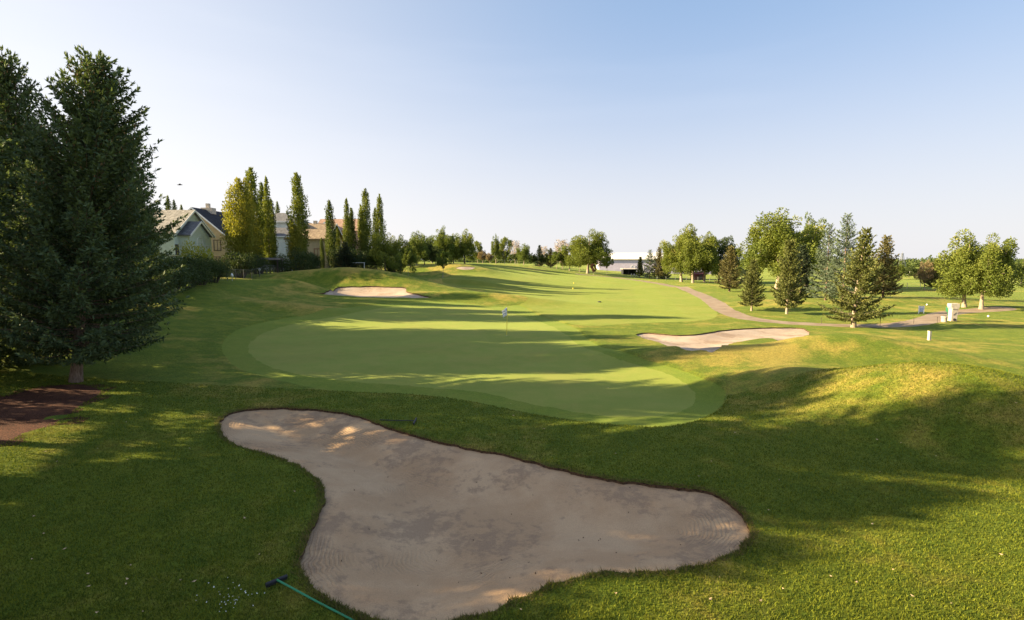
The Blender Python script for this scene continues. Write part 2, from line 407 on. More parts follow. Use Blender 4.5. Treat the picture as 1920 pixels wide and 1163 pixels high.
# ------------------------------------------------------------------ sky and sun
az = math.atan2(SHD[1], SHD[0])                   # the light travels this way
sdir = Vector((math.cos(az) * math.cos(math.radians(SUN_EL)), math.sin(az) * math.cos(math.radians(SUN_EL)), -math.sin(math.radians(SUN_EL))))
sun = bpy.data.lights.new('sun', 'SUN'); suno = bpy.data.objects.new('sun', sun); COL.objects.link(suno)
sun.energy = 5.0; sun.angle = math.radians(.5); sun.color = (1, .80, .47)
suno.rotation_euler = sdir.to_track_quat('-Z', 'Y').to_euler()
w = bpy.data.worlds.new('World'); SC.world = w; w.use_nodes = True
wn = w.node_tree.nodes; wl = w.node_tree.links; bg = wn['Background']
sky = wn.new('ShaderNodeTexSky'); sky.sky_type = 'NISHITA'; sky.sun_disc = False
sky.sun_elevation = math.radians(SUN_EL)
tos = -sdir                                        # direction to the sun; Blender: rotation 0 is +Y, clockwise
sky.sun_rotation = math.atan2(tos.x, tos.y)
sky.air_density = 1.0; sky.dust_density = 1.8; sky.ozone_density = .9; sky.altitude = 1000
# thin cirrus veil, part of the sky itself
tc = wn.new('ShaderNodeTexCoord'); mp = wn.new('ShaderNodeMapping'); mp.inputs['Scale'].default_value = (1.2, 1.2, 9)
mp.inputs['Rotation'].default_value = (.06, .10, 0)
wl.new(tc.outputs['Generated'], mp.inputs[0])
cn = wn.new('ShaderNodeTexNoise'); cn.inputs['Scale'].default_value = 1.6; cn.inputs['Detail'].default_value = 5; cn.inputs['Roughness'].default_value = .5
wl.new(mp.outputs[0], cn.inputs[0])
mr = wn.new('ShaderNodeMapRange'); mr.interpolation_type = 'SMOOTHSTEP'; wl.new(cn.outputs['Fac'], mr.inputs[0]); mr.inputs[1].default_value = .48; mr.inputs[2].default_value = .72; mr.inputs[3].default_value = 0; mr.inputs[4].default_value = .05
mx = wn.new('ShaderNodeMix'); mx.data_type = 'RGBA'; wl.new(mr.outputs[0], mx.inputs[0]); wl.new(sky.outputs[0], mx.inputs[6]); mx.inputs[7].default_value = (9, 8.6, 8.2, 1)
# pale haze veil of the evening air, thickest at the horizon
sz = wn.new('ShaderNodeSeparateXYZ'); wl.new(tc.outputs['Generated'], sz.inputs[0])
hz = wn.new('ShaderNodeMapRange'); hz.interpolation_type = 'SMOOTHSTEP'; wl.new(sz.outputs[2], hz.inputs[0]); hz.inputs[1].default_value = -.02; hz.inputs[2].default_value = .50; hz.inputs[3].default_value = .95; hz.inputs[4].default_value = .62
vx = wn.new('ShaderNodeMapRange'); wl.new(sz.outputs[0], vx.inputs[0]); vx.interpolation_type = 'SMOOTHSTEP'; vx.inputs[1].default_value = -1.0; vx.inputs[2].default_value = .35
vc = wn.new('ShaderNodeMix'); vc.data_type = 'RGBA'; wl.new(vx.outputs[0], vc.inputs[0]); vc.inputs[6].default_value = (5.6, 5.35, 5.25, 1); zc = wn.new('ShaderNodeMapRange'); zc.interpolation_type = 'SMOOTHSTEP'; wl.new(sz.outputs[2], zc.inputs[0]); zc.inputs[1].default_value = 0; zc.inputs[2].default_value = .48
zm = wn.new('ShaderNodeMix'); zm.data_type = 'RGBA'; wl.new(zc.outputs[0], zm.inputs[0]); zm.inputs[6].default_value = (4.25, 4.2, 4.35, 1); zm.inputs[7].default_value = (1.9, 2.85, 4.4, 1)
wl.new(zm.outputs[2], vc.inputs[7])
vm = wn.new('ShaderNodeMix'); vm.data_type = 'RGBA'; wl.new(hz.outputs[0], vm.inputs[0]); wl.new(mx.outputs[2], vm.inputs[6]); wl.new(vc.outputs[2], vm.inputs[7])
wl.new(vm.outputs[2], bg.inputs[0]); bg.inputs[1].default_value = .055
SC.view_settings.view_transform = 'Standard'; SC.view_settings.look = 'None'; SC.view_settings.gamma = 1; SC.view_settings.use_curve_mapping = False
SC.view_settings.exposure = 1.9
SC.render.engine = 'CYCLES'
SC.cycles.max_bounces = 6; SC.cycles.diffuse_bounces = 3; SC.cycles.transparent_max_bounces = 6; SC.cycles.transmission_bounces = 4

# === OBJECTS ===
def foliage_mat(name, c1, c2, c3=None, trans=.42, rough=.7):
    """c1..c2 by leaf, c3 mixes in where the leaf's own tint is high (dry or sun-bleached leaves)"""
    t = NT(name); a = t.attr('tint'); n = t.noise(.8, 3, .6)
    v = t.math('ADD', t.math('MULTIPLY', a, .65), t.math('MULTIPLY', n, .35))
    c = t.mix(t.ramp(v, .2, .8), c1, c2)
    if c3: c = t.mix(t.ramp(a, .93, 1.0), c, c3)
    t.color(c); t.b.inputs['Roughness'].default_value = rough; t.b.inputs['Specular IOR Level'].default_value = .25
    tr = t.n.new('ShaderNodeBsdfTranslucent'); t.l.new(t.mix(1., c, (1.2, 1.15, .5), 'MULTIPLY'), tr.inputs[0])
    ms = t.n.new('ShaderNodeMixShader'); ms.inputs[0].default_value = trans
    t.l.new(t.b.outputs[0], ms.inputs[1]); t.l.new(tr.outputs[0], ms.inputs[2]); t.l.new(ms.outputs[0], t.out.inputs[0])
    return t.m
def bark_mat(name, a, b):
    t = NT(name); n = t.noise(5, 6, .7, t.pos((3, 3, .6))); t.color(t.mix(t.ramp(n, .35, .65), a, b)); t.bump(n, .05); return t.m

MF = dict(
 spruce=foliage_mat('spruce_needles', (.040, .068, .030), (.125, .172, .082), (.20, .15, .06), .25),
 blue=foliage_mat('blue_spruce_needles', (.085, .125, .085), (.17, .21, .135), (.22, .17, .08), .2),
 rspruce=foliage_mat('sunny_spruce_needles', (.090, .110, .030), (.17, .18, .055), (.26, .17, .07), .22),
 brownspruce=foliage_mat('brown_tipped_needles', (.10, .10, .035), (.19, .165, .065), (.34, .18, .08), .2),
 darkspruce=foliage_mat('dark_spruce_needles', (.018, .032, .018), (.05, .07, .035), (.09, .07, .04), .15),
 poplar=foliage_mat('poplar_leaves', (.095, .130, .020), (.185, .215, .038), (.30, .29, .06), .35),
 ypoplar=foliage_mat('yellow_poplar_leaves', (.15, .165, .025), (.26, .25, .035), (.38, .33, .06), .4),
 dpoplar=foliage_mat('dark_poplar_leaves', (.055, .080, .018), (.115, .15, .030), (.17, .18, .04), .3),
 cotton=foliage_mat('cottonwood_leaves', (.110, .145, .024), (.205, .235, .045), (.33, .31, .08), .35),
 cottong=foliage_mat('green_broad_leaves', (.090, .130, .026), (.165, .205, .042), (.25, .26, .06), .35),
 cottond=foliage_mat('dark_broad_leaves', (.045, .070, .020), (.095, .125, .035), (.15, .16, .05), .3),
 hedge=foliage_mat('hedge_leaves', (.040, .062, .022), (.075, .105, .035), (.14, .15, .05), .3),
 ybush=foliage_mat('yellow_bush_leaves', (.22, .25, .03), (.34, .35, .05), None, .4),
 maroon=foliage_mat('maroon_leaves', (.06, .022, .028), (.11, .04, .042), None, .3),
 bare=foliage_mat('dry_twigs', (.30, .24, .19), (.44, .36, .29), None, .1),
 rust=foliage_mat('rusty_leaves', (.20, .155, .085), (.31, .24, .14), None, .3),
 cone=foliage_mat('cones', (.16, .085, .04), (.26, .15, .07), None, .05))
B_spruce = bark_mat('spruce_bark', (.13, .085, .06), (.28, .20, .15))
B_pale = bark_mat('pale_bark', (.24, .19, .14), (.42, .34, .26))
B_dark = bark_mat('dark_bark', (.06, .05, .04), (.14, .11, .085))

def blades(C, Dv, L, W, tint, N=None, r=rng, lance=.35):
    """one rhombus leaf per row: base C, direction Dv, length L, width W"""
    n = len(C); Dv = Dv / (np.linalg.norm(Dv, axis=1, keepdims=True) + 1e-9)
    if N is None: N = r.normal(size=(n, 3))
    S = np.cross(Dv, N); S /= (np.linalg.norm(S, axis=1, keepdims=True) + 1e-9)
    L = np.broadcast_to(L, (n,))[:, None]; W = np.broadcast_to(W, (n,))[:, None]
    m = C + Dv * L * lance
    P = np.stack([C, m + S * W * .5, C + Dv * L, m - S * W * .5], 1)
    return P.reshape(-1, 3), tint
def foliage_mesh(name, parts, mat, flat=True):
    P = np.concatenate([p for p, _ in parts]); tn = np.concatenate([t for _, t in parts]); n = len(tn)
    me = mesh_np(name, P, np.arange(n * 4).reshape(-1, 4), False)
    at = me.attributes.new('tint', 'FLOAT', 'FACE'); at.data.foreach_set('value', tn.astype(np.float32)[:len(me.polygons)])
    me.materials.append(mat); return me

class Tubes:
    def __init__(s): s.v = []; s.f = []; s.n = 0
    def add(s, pts, rad, k=7, cap=True):
        pts = np.asarray(pts, float); m = len(pts); rad = np.broadcast_to(rad, (m,))
        d = np.gradient(pts, axis=0); d /= np.linalg.norm(d, axis=1, keepdims=True) + 1e-9
        ref = np.array([1., 0, 0]) if abs(d[0][2]) > .7 else np.array([0, 0, 1.])
        a = np.cross(d, ref); a /= np.linalg.norm(a, axis=1, keepdims=True) + 1e-9; b = np.cross(d, a)
        th = np.linspace(0, 2 * np.pi, k, endpoint=False)
        ring = pts[:, None] + rad[:, None, None] * (np.cos(th)[None, :, None] * a[:, None] + np.sin(th)[None, :, None] * b[:, None])
        s.v.append(ring.reshape(-1, 3))
        for i in range(m - 1):
            for j in range(k):
                j2 = (j + 1) % k
                s.f.append((s.n + i * k + j, s.n + (i + 1) * k + j, s.n + (i + 1) * k + j2, s.n + i * k + j2))
        s.n += m * k
        if cap:
            for i, sign in ((0, -1), (m - 1, 1)):
                c = s.n; s.v.append(pts[i:i + 1]); s.n += 1; o = c - 1 if False else None
                base = s.n - 1 - (m * k) if i == 0 else None
                st = (c - m * k - (0 if i == 0 else 1)) + i * k
                for j in range(k):
                    j2 = (j + 1) % k
                    s.f.append((st + j, st + j2, c, c) if sign > 0 else (st + j2, st + j, c, c))
    def mesh(s, name, mat):
        v = np.concatenate(s.v); me = bpy.data.meshes.new(name)
        me.from_pydata(v.tolist(), [], [tuple(dict.fromkeys(f)) for f in s.f]); me.validate(); me.update()
        me.polygons.foreach_set('use_smooth', [True] * len(me.polygons)); me.materials.append(mat); return me

def empty(name, loc, rz=0., **props):
    o = bpy.data.objects.new(name, None); COL.objects.link(o); o.location = loc; o.rotation_euler = (0, 0, rz)
    o.empty_display_size = .3
    for k, v in props.items(): o[k] = v
    return o
def tree_obj(name, loc, meshes, label, cat, group=None, rz=0., sc=(1, 1, 1), tilt=0.):
    o = empty(name, loc, rz, label=label, category=cat)
    if group: o['group'] = group
    o.scale = sc; o.rotation_euler[1] = tilt
    for pn, me in meshes: link(pn, me, None, o)
    return o

# ---- spruce
def spruce(Hh, R, hb, seed, mat, dens=1., bl=(.17, .07), trunk_r=.22, bark=None, prof=.85, up=.35, cones=0, whorl=.30, per=7, sparse=0., ragged=.25, bend=0., low=1.):
    r = np.random.default_rng(seed); tb = Tubes(); parts = []; cn = []
    zs = np.linspace(-.4, Hh * .985, 14)
    def ax(z): return np.array([bend * (z / Hh) ** 2 * Hh, .4 * bend * math.sin(z * .5), z])
    tb.add([ax(z) for z in zs], trunk_r * (1 - .93 * np.clip(zs / Hh, 0, 1)) * (1 + .35 * np.exp(-np.maximum(zs, 0) * 3)), 9)
    z = hb; side = {}
    lob = [(r.uniform(0, 6.28), r.uniform(.12, .95), r.uniform(1 - ragged * 1.1, 1 + ragged * .6)) for _ in range(9)]
    while z < Hh * .985:
        t = (z - hb) / (Hh - hb)
        Rz = R * ((1 - t) ** prof) * min(1, .80 + t * 2.2 * low) + .10
        nb = max(4, int(per * (.6 + .55 * (1 - t))))
        a0 = r.uniform(0, 6.28)
        for j in range(nb):
            if r.random() < sparse: continue
            az_ = a0 + j * 6.283 / nb + r.normal() * .18
            m = 1.
            for (la, lt, lm) in lob:
                da = math.cos(az_ - la)
                if da > .5: m *= 1 + (lm - 1) * (da - .5) * 2 * math.exp(-((t - lt) / .12) ** 2)
            L = Rz * m * r.uniform(1 - ragged, 1 + ragged * .6)
            if L < .12: continue
            aa = -.50 + up + t * 1.10 + r.normal() * .08; bb = .30 if t < .6 else .15
            dirh = np.array([math.cos(az_), math.sin(az_), 0.])
            base = ax(z + r.uniform(-.5, .5) * whorl)
            def pt(s, L=L, aa=aa, bb=bb): s = np.asarray(s); return base + dirh * (s * L)[..., None] + np.array([0, 0, 1.]) * (L * (aa * s + bb * s * s))[..., None]
            if L > .5: tb.add(pt(np.array([0, .35, .7, .95])), np.array([.10, .065, .035, .012]) * trunk_r * (.5 + L / R), 4, False)
            step = .115 / dens
            nt = max(3, int(L / step)); ss = np.linspace(.10 if L < 1.2 else .22, 1., nt)
            ps = pt(ss); tang = pt(np.minimum(ss + .02, 1.02)) - pt(ss - .02); tang /= np.linalg.norm(tang, axis=1, keepdims=True)
            lat = np.array([-math.sin(az_), math.cos(az_), 0.])
            sg = np.where(np.arange(nt) % 2 == 0, 1., -1.)
            env = np.sin(np.clip(ss * 1.05, 0, 1) * 3.1416) ** .6 * (1 - .35 * ss)
            tl = (.10 + .36 * min(L, 3.2) * env * .55) * r.uniform(.7, 1.25, nt); tl[-1] = .2
            td = tang * .75 + lat * sg[:, None] * .8 + np.array([0, 0, -.22])
            td[-1] = tang[-1]; td /= np.linalg.norm(td, axis=1, keepdims=True)
            nbp = max(2, int(round(4.2 * dens)))
            for k in range(nbp):
                f = (k + r.uniform(.1, .9, nt)) / nbp
                c = ps + td * (tl * f)[:, None] + np.array([0, 0, -.10]) * ((tl * f) ** 1.5)[:, None]
                for side_ in (0, 1):
                    dd = td + r.normal(size=(nt, 3)) * .42 + np.array([0, 0, .05])
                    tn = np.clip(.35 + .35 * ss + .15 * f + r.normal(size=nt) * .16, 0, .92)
                    nrm = np.array([0, 0, 1.]) + r.normal(size=(nt, 3)) * .6
                    parts.append(blades(c, dd, bl[0] * r.uniform(.75, 1.3, nt), bl[1] * r.uniform(.8, 1.2, nt), tn, nrm, r))
            # hanging needle curtains below the branch
            m2 = nt
            c = ps + r.normal(size=(m2, 3)) * .06
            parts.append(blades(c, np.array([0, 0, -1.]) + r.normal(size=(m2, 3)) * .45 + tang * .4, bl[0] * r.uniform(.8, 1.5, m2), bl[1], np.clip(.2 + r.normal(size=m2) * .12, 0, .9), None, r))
            if cones and t > .35 and r.random() < .5:
                m3 = int(r.integers(3, 9)) * cones; q_ = pt(r.uniform(.55, 1, m3)) + r.normal(size=(m3, 3)) * [.12, .12, .05]
                for _ in range(2): cn.append(blades(q_, np.array([0, 0, -1.]) + r.normal(size=(m3, 3)) * .15, r.uniform(.10, .16, m3), .05, r.random(m3), None, r, .5))
        z += whorl * (1 - .5 * t)
    out = [('trunk', tb.mesh('spruce_trunk', bark or B_spruce)), ('crown', foliage_mesh('spruce_crown', parts, mat))]
    if cn: out.append(('cones', foliage_mesh('spruce_cones', cn, MF['cone'])))
    return out

# ---- crowns made of leaf clumps
def clumps_to_leaves(cl, n_per, leaf, r, upright=0., shell=.55):
    parts = []
    for (c, rad, tn0, k) in cl:
        n = max(6, int(n_per * k)); d = r.normal(size=(n, 3)); d /= np.linalg.norm(d, axis=1, keepdims=True)
        rr = r.random(n) ** (1 / 3 if shell <= 0 else .33 + 0 * shell); rr = shell + (1 - shell) * rr if shell > 0 else rr
        rr *= r.uniform(.75, 1.12, n)
        p = c + d * rr[:, None] * rad
        dd = d * .8 + r.normal(size=(n, 3)) * .55 + np.array([0, 0, upright])
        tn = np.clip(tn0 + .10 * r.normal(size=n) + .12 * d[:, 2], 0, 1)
        parts.append(blades(p, dd, leaf * r.uniform(.7, 1.35, n), leaf * .62 * r.uniform(.7, 1.2, n), tn, d + r.normal(size=(n, 3)) * .8, r, .45))
    return parts
def broad_tree(Hh, R, hb, seed, mat, nleaf=14000, leaf=.30, ncl=60, bark=None, trunk_r=.3, flat=1.15, stems=1, clump=.20, irregular=.28, forks=True, top=.5):
    r = np.random.default_rng(seed); tb = Tubes(); cz = hb + (Hh - hb) * top
    cl = []; lobes = [(r.normal(size=3), r.uniform(.7, 1.3)) for _ in range(7)]
    pts = []
    tries = 0
    while len(pts) < ncl and tries < 4000:
        tries += 1
        d = r.normal(size=3); d /= np.linalg.norm(d); rho = r.uniform(.25, 1.) ** .5
        m = 1.
        for (lv, lm) in lobes:
            c_ = max(0, float(d @ (lv / np.linalg.norm(lv)))); m *= 1 + (lm - 1) * c_ ** 3
        m = 1 + (m - 1) * irregular * 3
        vert = (Hh - cz) if d[2] > 0 else (cz - hb)
        cr = clump * R * r.uniform(.7, 1.35)
        p = np.array([d[0] * R * rho * m * .86, d[1] * R * rho * m * .86, cz + d[2] * (vert - cr * .8) * rho * min(m, 1.12)])
        if any(np.linalg.norm(p - q_[0]) < .55 * (cr + q_[1]) * .8 for q_ in pts) and tries < 2500: continue
        pts.append((p, cr))
    k_sum = sum(c ** 2 for _, c in pts)
    for p, c in pts:
        cl.append((p, np.array([c, c, c * flat]) * r.uniform(.85, 1.2, 3), float(np.clip(.5 + r.normal() * .16, .1, .85)), c ** 2 / k_sum))
        if r.random() < .8:            # a spray that sticks out of the clump
            o = p - np.array([0, 0, cz]); o /= np.linalg.norm(o) + 1e-6
            cl.append((p + (o + [0, 0, .5]) * c * .8, np.array([c, c, c * 1.2]) * .42, float(np.clip(.55 + r.normal() * .15, .1, .9)), c ** 2 / k_sum * .22))
    # trunk and limbs
    tops = []
    for s_ in range(stems):
        ox = np.array([r.normal() * .25 * (stems > 1), r.normal() * .25 * (stems > 1), 0]); lean = np.array([r.normal() * .10 * R, r.normal() * .10 * R, 0]) * (1 + (stems > 1))
        zz = np.linspace(0, 1, 8); P = np.array([ox + lean * t + [.08 * R * math.sin(t * 4 + seed), .06 * R * math.cos(t * 3), -.4 + t * (hb + (Hh - hb) * .72)] for t in zz])
        tb.add(P, .75 * trunk_r * (1 - .85 * zz) * (1 + .4 * np.exp(-zz * 12)), 8); tops.append(P)
    for p, c in pts:
        P = tops[int(r.integers(len(tops)))]; i = int(np.argmin(np.abs(P[:, 2] - (p[2] - .35 * np.linalg.norm(p[:2]) - .2 * R)))); i = min(max(i, 2), 7)
        a = P[i]; mid = (a + p) / 2 + np.array([0, 0, -.12 * np.linalg.norm(p - a)])
        rad = trunk_r * (1 - .85 * i / 7) * .5
        tb.add([a, mid, p], [rad, rad * .6, .015], 5, False)
    return [('trunk', tb.mesh('tree_trunk', bark or B_pale)), ('crown', foliage_mesh('tree_crown', clumps_to_leaves(cl, nleaf, leaf, r), mat))]

def cottonwood(Hh, R, hb, seed, mat, nleaf=20000, leaf=.3, leaders=8, trunk_r=.34, bark=None, lumps=7):
    r = np.random.default_rng(seed); tb = Tubes(); cl = []; zz = np.linspace(0, 1, 8); fork = hb + .12 * Hh
    P0 = np.array([[.05 * R * math.sin(t * 3 + seed), .05 * R * math.cos(t * 2.3 + seed), -.4 + t * (Hh * .78)] for t in zz])
    tb.add(P0, .8 * trunk_r * (1 - .85 * zz) * (1 + .45 * np.exp(-zz * 12)), 8)
    for i in range(leaders):
        a = i * 2.4 + r.normal() * .3; rad = 0. if i == 0 else R * (.35 + .60 * ((i * .618) % 1.)) * r.uniform(.85, 1.1)
        top = Hh * (1 - .30 * (rad / R) ** 2) * r.uniform(.86, 1.0) if i else Hh
        e = np.array([math.cos(a) * rad, math.sin(a) * rad, top]); s = np.array([0, 0, fork + r.uniform(-.05, .18) * Hh]); m = np.array([e[0] * .8, e[1] * .8, s[2] + (top - s[2]) * .38])
        def q(t): return s * (1 - t) ** 2 + 2 * m * t * (1 - t) + e * t * t
        tb.add([q(t) for t in (0, .25, .5, .75, .95)], np.array([.45, .36, .25, .13, .04]) * trunk_r, 6, False)
        for k in range(lumps):
            t = .18 + .82 * (k + r.random()) / lumps; c = q(t); w_ = R * (.34 - .20 * t) * r.uniform(.75, 1.25)
            o = np.array([math.cos(a + r.normal() * 1.6), math.sin(a + r.normal() * 1.6), r.normal() * .3]) * w_ * r.uniform(.2, 1.1); p = c + o; p[2] = max(p[2], hb + w_ * .6)
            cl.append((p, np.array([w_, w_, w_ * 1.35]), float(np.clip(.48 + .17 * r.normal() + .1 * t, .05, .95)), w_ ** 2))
            if r.random() < .5: tb.add([c, p], [.03, .012], 4, False)
        for k in range(3):             # skirts that hang low outside
            b = a + r.normal() * .6; rr = R * r.uniform(.45, .98); w_ = R * r.uniform(.13, .24); p = np.array([math.cos(b) * rr, math.sin(b) * rr, hb + w_ + r.random() * (Hh - hb) * .32])
            cl.append((p, np.array([w_, w_, w_ * 1.2]), float(np.clip(.42 + .15 * r.normal(), .05, .9)), w_ ** 2)); tb.add([q(.3), p], [.05, .015], 4, False)
    ks = sum(c[3] for c in cl); cl = [(x, y, z, w_ / ks) for x, y, z, w_ in cl]
    return [('trunk', tb.mesh('tree_trunk', bark or B_pale)), ('crown', foliage_mesh('tree_crown', clumps_to_leaves(cl, nleaf, leaf, r, .35, .4), mat))]
def poplar(Hh, R, hb, seed, mat, nleaf=7000, leaf=.28, trunk_r=.18, taper=.8, ragged=.3, nbr=46):
    r = np.random.default_rng(seed); tb = Tubes(); zz = np.linspace(-.4, Hh * .93, 8)
    tb.add([[.06 * math.sin(z + seed), .06 * math.cos(z * .8), z] for z in zz], trunk_r * (1 - .9 * np.clip(zz / Hh, 0, 1)), 7)
    parts = []; cl = []
    for i in range(nbr):
        t = (i + r.random()) / nbr; z = hb + (Hh - hb) * t * .93; a = i * 2.4 + r.normal() * .4
        Rz = R * (min(1, .55 + t * 2.2) * (1 - t ** 2.2) ** taper + .12) * r.uniform(1 - ragged, 1 + ragged)
        Lb = (1.4 + .10 * Hh * (1 - t)) * r.uniform(.7, 1.2)
        for f in (.15, .45, .75, 1.0):
            rr = Rz * (.35 + .5 * f); p = np.array([math.cos(a) * rr, math.sin(a) * rr, min(z + Lb * f, Hh * (.985 + .015 * r.random()) - .1)])
            w_ = Rz * (.46 - .26 * f) + .10
            cl.append((p, np.array([w_, w_, w_ * 1.7 + .15]), float(np.clip(.5 + .12 * r.normal() + .1 * f, 0, .95)), w_))
    ks = sum(c[3] for c in cl); cl = [(a, b, c, d / ks) for a, b, c, d in cl]
    cl.append((np.array([0, 0, Hh - .5]), np.array([.16, .16, .6]), .6, .012))
    return [('trunk', tb.mesh('poplar_trunk', B_dark)), ('crown', foliage_mesh('poplar_crown', clumps_to_leaves(cl, nleaf, leaf, r, .8, .35), mat))]

def bush(R, Hh, seed, mat, nleaf=2500, leaf=.2, ncl=22, stretch=(1, 1)):
    r = np.random.default_rng(seed); cl = []; tb = Tubes()
    for i in range(ncl):
        a = r.uniform(0, 6.28); rho = r.random() ** .5 * .8; z = r.uniform(.25, .82) * Hh * (1 - .35 * rho); c = .26 * min(R, Hh) * r.uniform(.8, 1.5)
        p = np.array([math.cos(a) * rho * R * stretch[0], math.sin(a) * rho * R * stretch[1], z]); cl.append((p, np.array([c * 1.2, c * 1.2, c]), float(np.clip(.5 + .18 * r.normal(), 0, 1)), 1 / ncl))
        tb.add([[p[0] * .2, p[1] * .2, -.2], p * [.6, .6, .5], p], [.05, .03, .01], 4, False)
    return [('stems', tb.mesh('bush_stems', B_dark)), ('leaves', foliage_mesh('bush_leaves', clumps_to_leaves(cl, nleaf, leaf, r), mat))]

def place(name, px, py_base, py_top, meshes, Hh, label, cat='tree', group=None, rz=0., wide=1., d=None, sink=0., tilt=0.):
    """stand a tree on the ground; its real height follows from where it stands and how tall it looks"""
    if d is None: x, y = G(px, py_base)
    else: x, y, _ = D(px, 560, d)
    z = gz(x, y) - sink
    top = D(px, py_top, y)[2]; s = (top - z) / Hh
    return tree_obj(name, (x, y, z), meshes, label, cat, group, rz, (s * wide, s * wide, s), tilt)

# ================= spruces on the left
GL = 'tall spruces along the left edge'
sp1 = spruce(15.4, 4.35, 1.5, 11, MF['spruce'], .95, (.23, .09), .26, per=8, cones=1, whorl=.29, prof=.68, ragged=.2)
sp2 = spruce(14.5, 4.6, 1.2, 23, MF['spruce'], .9, (.23, .09), .24, per=8, cones=1, whorl=.31, prof=.72, ragged=.22)
def stand(meshes, x, y, Hh, h, label, name='spruce_tree', group=None, rz=0., wide=1.):
    s = h / Hh; return tree_obj(name, (x, y, gz(x, y)), meshes, label, 'tree', group, rz, (s * wide, s * wide, s))
x1, y1 = G(142, 716)
T0 = stand(sp1, x1, y1, 15.4, D(182, 98, y1)[2] - gz(x1, y1), 'tallest dark spruce at the left with its bare trunk foot on the lit grass', group=GL, rz=.4, wide=.93)
T0.rotation_euler[1] = math.radians(7.0)
sp3 = spruce(13, 4.4, 3.9, 29, MF['spruce'], .85, (.26, .11), .24, per=8, whorl=.31, prof=.78, ragged=.38)
stand(sp3, -23.6, 20.0, 13, 13.4, 'dark spruce cut by the left edge of the photo, nearest the red litter', group=GL, rz=1.9)
stand(sp1, D(2, 96, 28)[0], 28.0, 15.4, D(2, 96, 28)[2] - 1.6, 'dark spruce whose tip just shows at the left edge, behind the tallest one', group=GL, rz=3.6, wide=.8)
stand(sp2, -23.5, 26.2, 14.5, 9.4, 'lower dark spruce filling the gap left of the tallest one', group=GL, rz=.6)
sp4 = spruce(4.2, 1.9, .15, 33, MF['spruce'], .9, (.18, .075), .08, per=8, whorl=.24, prof=.7)
stand(sp4, -22.3, 23.4, 4.2, 3.4, 'low young spruce growing in the red litter at the left edge', group=GL)
stand(sp4, -24.2, 22.6, 4.2, 5.2, 'young spruce half out of the frame beyond the red litter', group=GL, rz=2)
stand(sp4, -23.4, 18.4, 4.2, 3.6, 'young spruce added just outside the left edge to shade the red litter', group='young spruces beside the litter')  # young spruces of this group are added for their shade on the litter
stand(sp4, -22.6, 20.6, 4.2, 2.8, 'smallest young spruce at the left edge, added to shade the litter', group='young spruces beside the litter', rz=1)
stand(sp4, -23.2, 16.6, 4.2, 3.2, 'young spruce added outside the frame in front of the litter', group='young spruces beside the litter', rz=3)
OFF = [(-23.6, 14.0, 15.0, .6, 3), (-21.6, 10.9, 11.2, 3.6, 3), (-22.0, 8.8, 9.6, 2.2, 2), (-21.0, 6.8, 7.6, 5.2, 3)]
for i, (x, y, h, rz, k, lb) in enumerate([(-38, 48.5, 17.2, 1, 1, 'tall spruce hidden behind the tallest left one, farther up the slope'), (-35.5, 38.5, 13.0, 2, 2, 'spruce on the slope behind the left spruces, before the taller hidden one'), (-45, 58, 12.0, 3, 1, 'farthest spruce behind the left group, by the hedge'), (-40.5, 53.5, 12.5, 4, 1, 'spruce behind the left group, between the tall hidden one and the hedge'), (-48, 63, 13.5, 2, 2, 'last hidden spruce before the hedge shrubs'), (-33.5, 31.0, 14.6, 5, 1, 'spruce behind the litter, third row from the lawn'), (-38, 36, 14.8, .7, 2, 'spruce on the slope between the third row and the tall hidden one'), (-36, 33, 12.5, 5, 2, 'spruce behind the tip at the left edge')]):
    stand(sp1 if k == 1 else sp2, x, y, 15.4 if k == 1 else 14.5, h, lb, group='spruces farther up the left slope', rz=rz)
for i, (x, y, h, rz, k) in enumerate(OFF):
    stand((sp1, sp2, sp3)[k - 1], x, y, (15.4, 14.5, 13)[k - 1], h, 'spruce standing just outside the left edge, throwing shade over the foreground', group='spruces beyond the left edge', rz=rz)

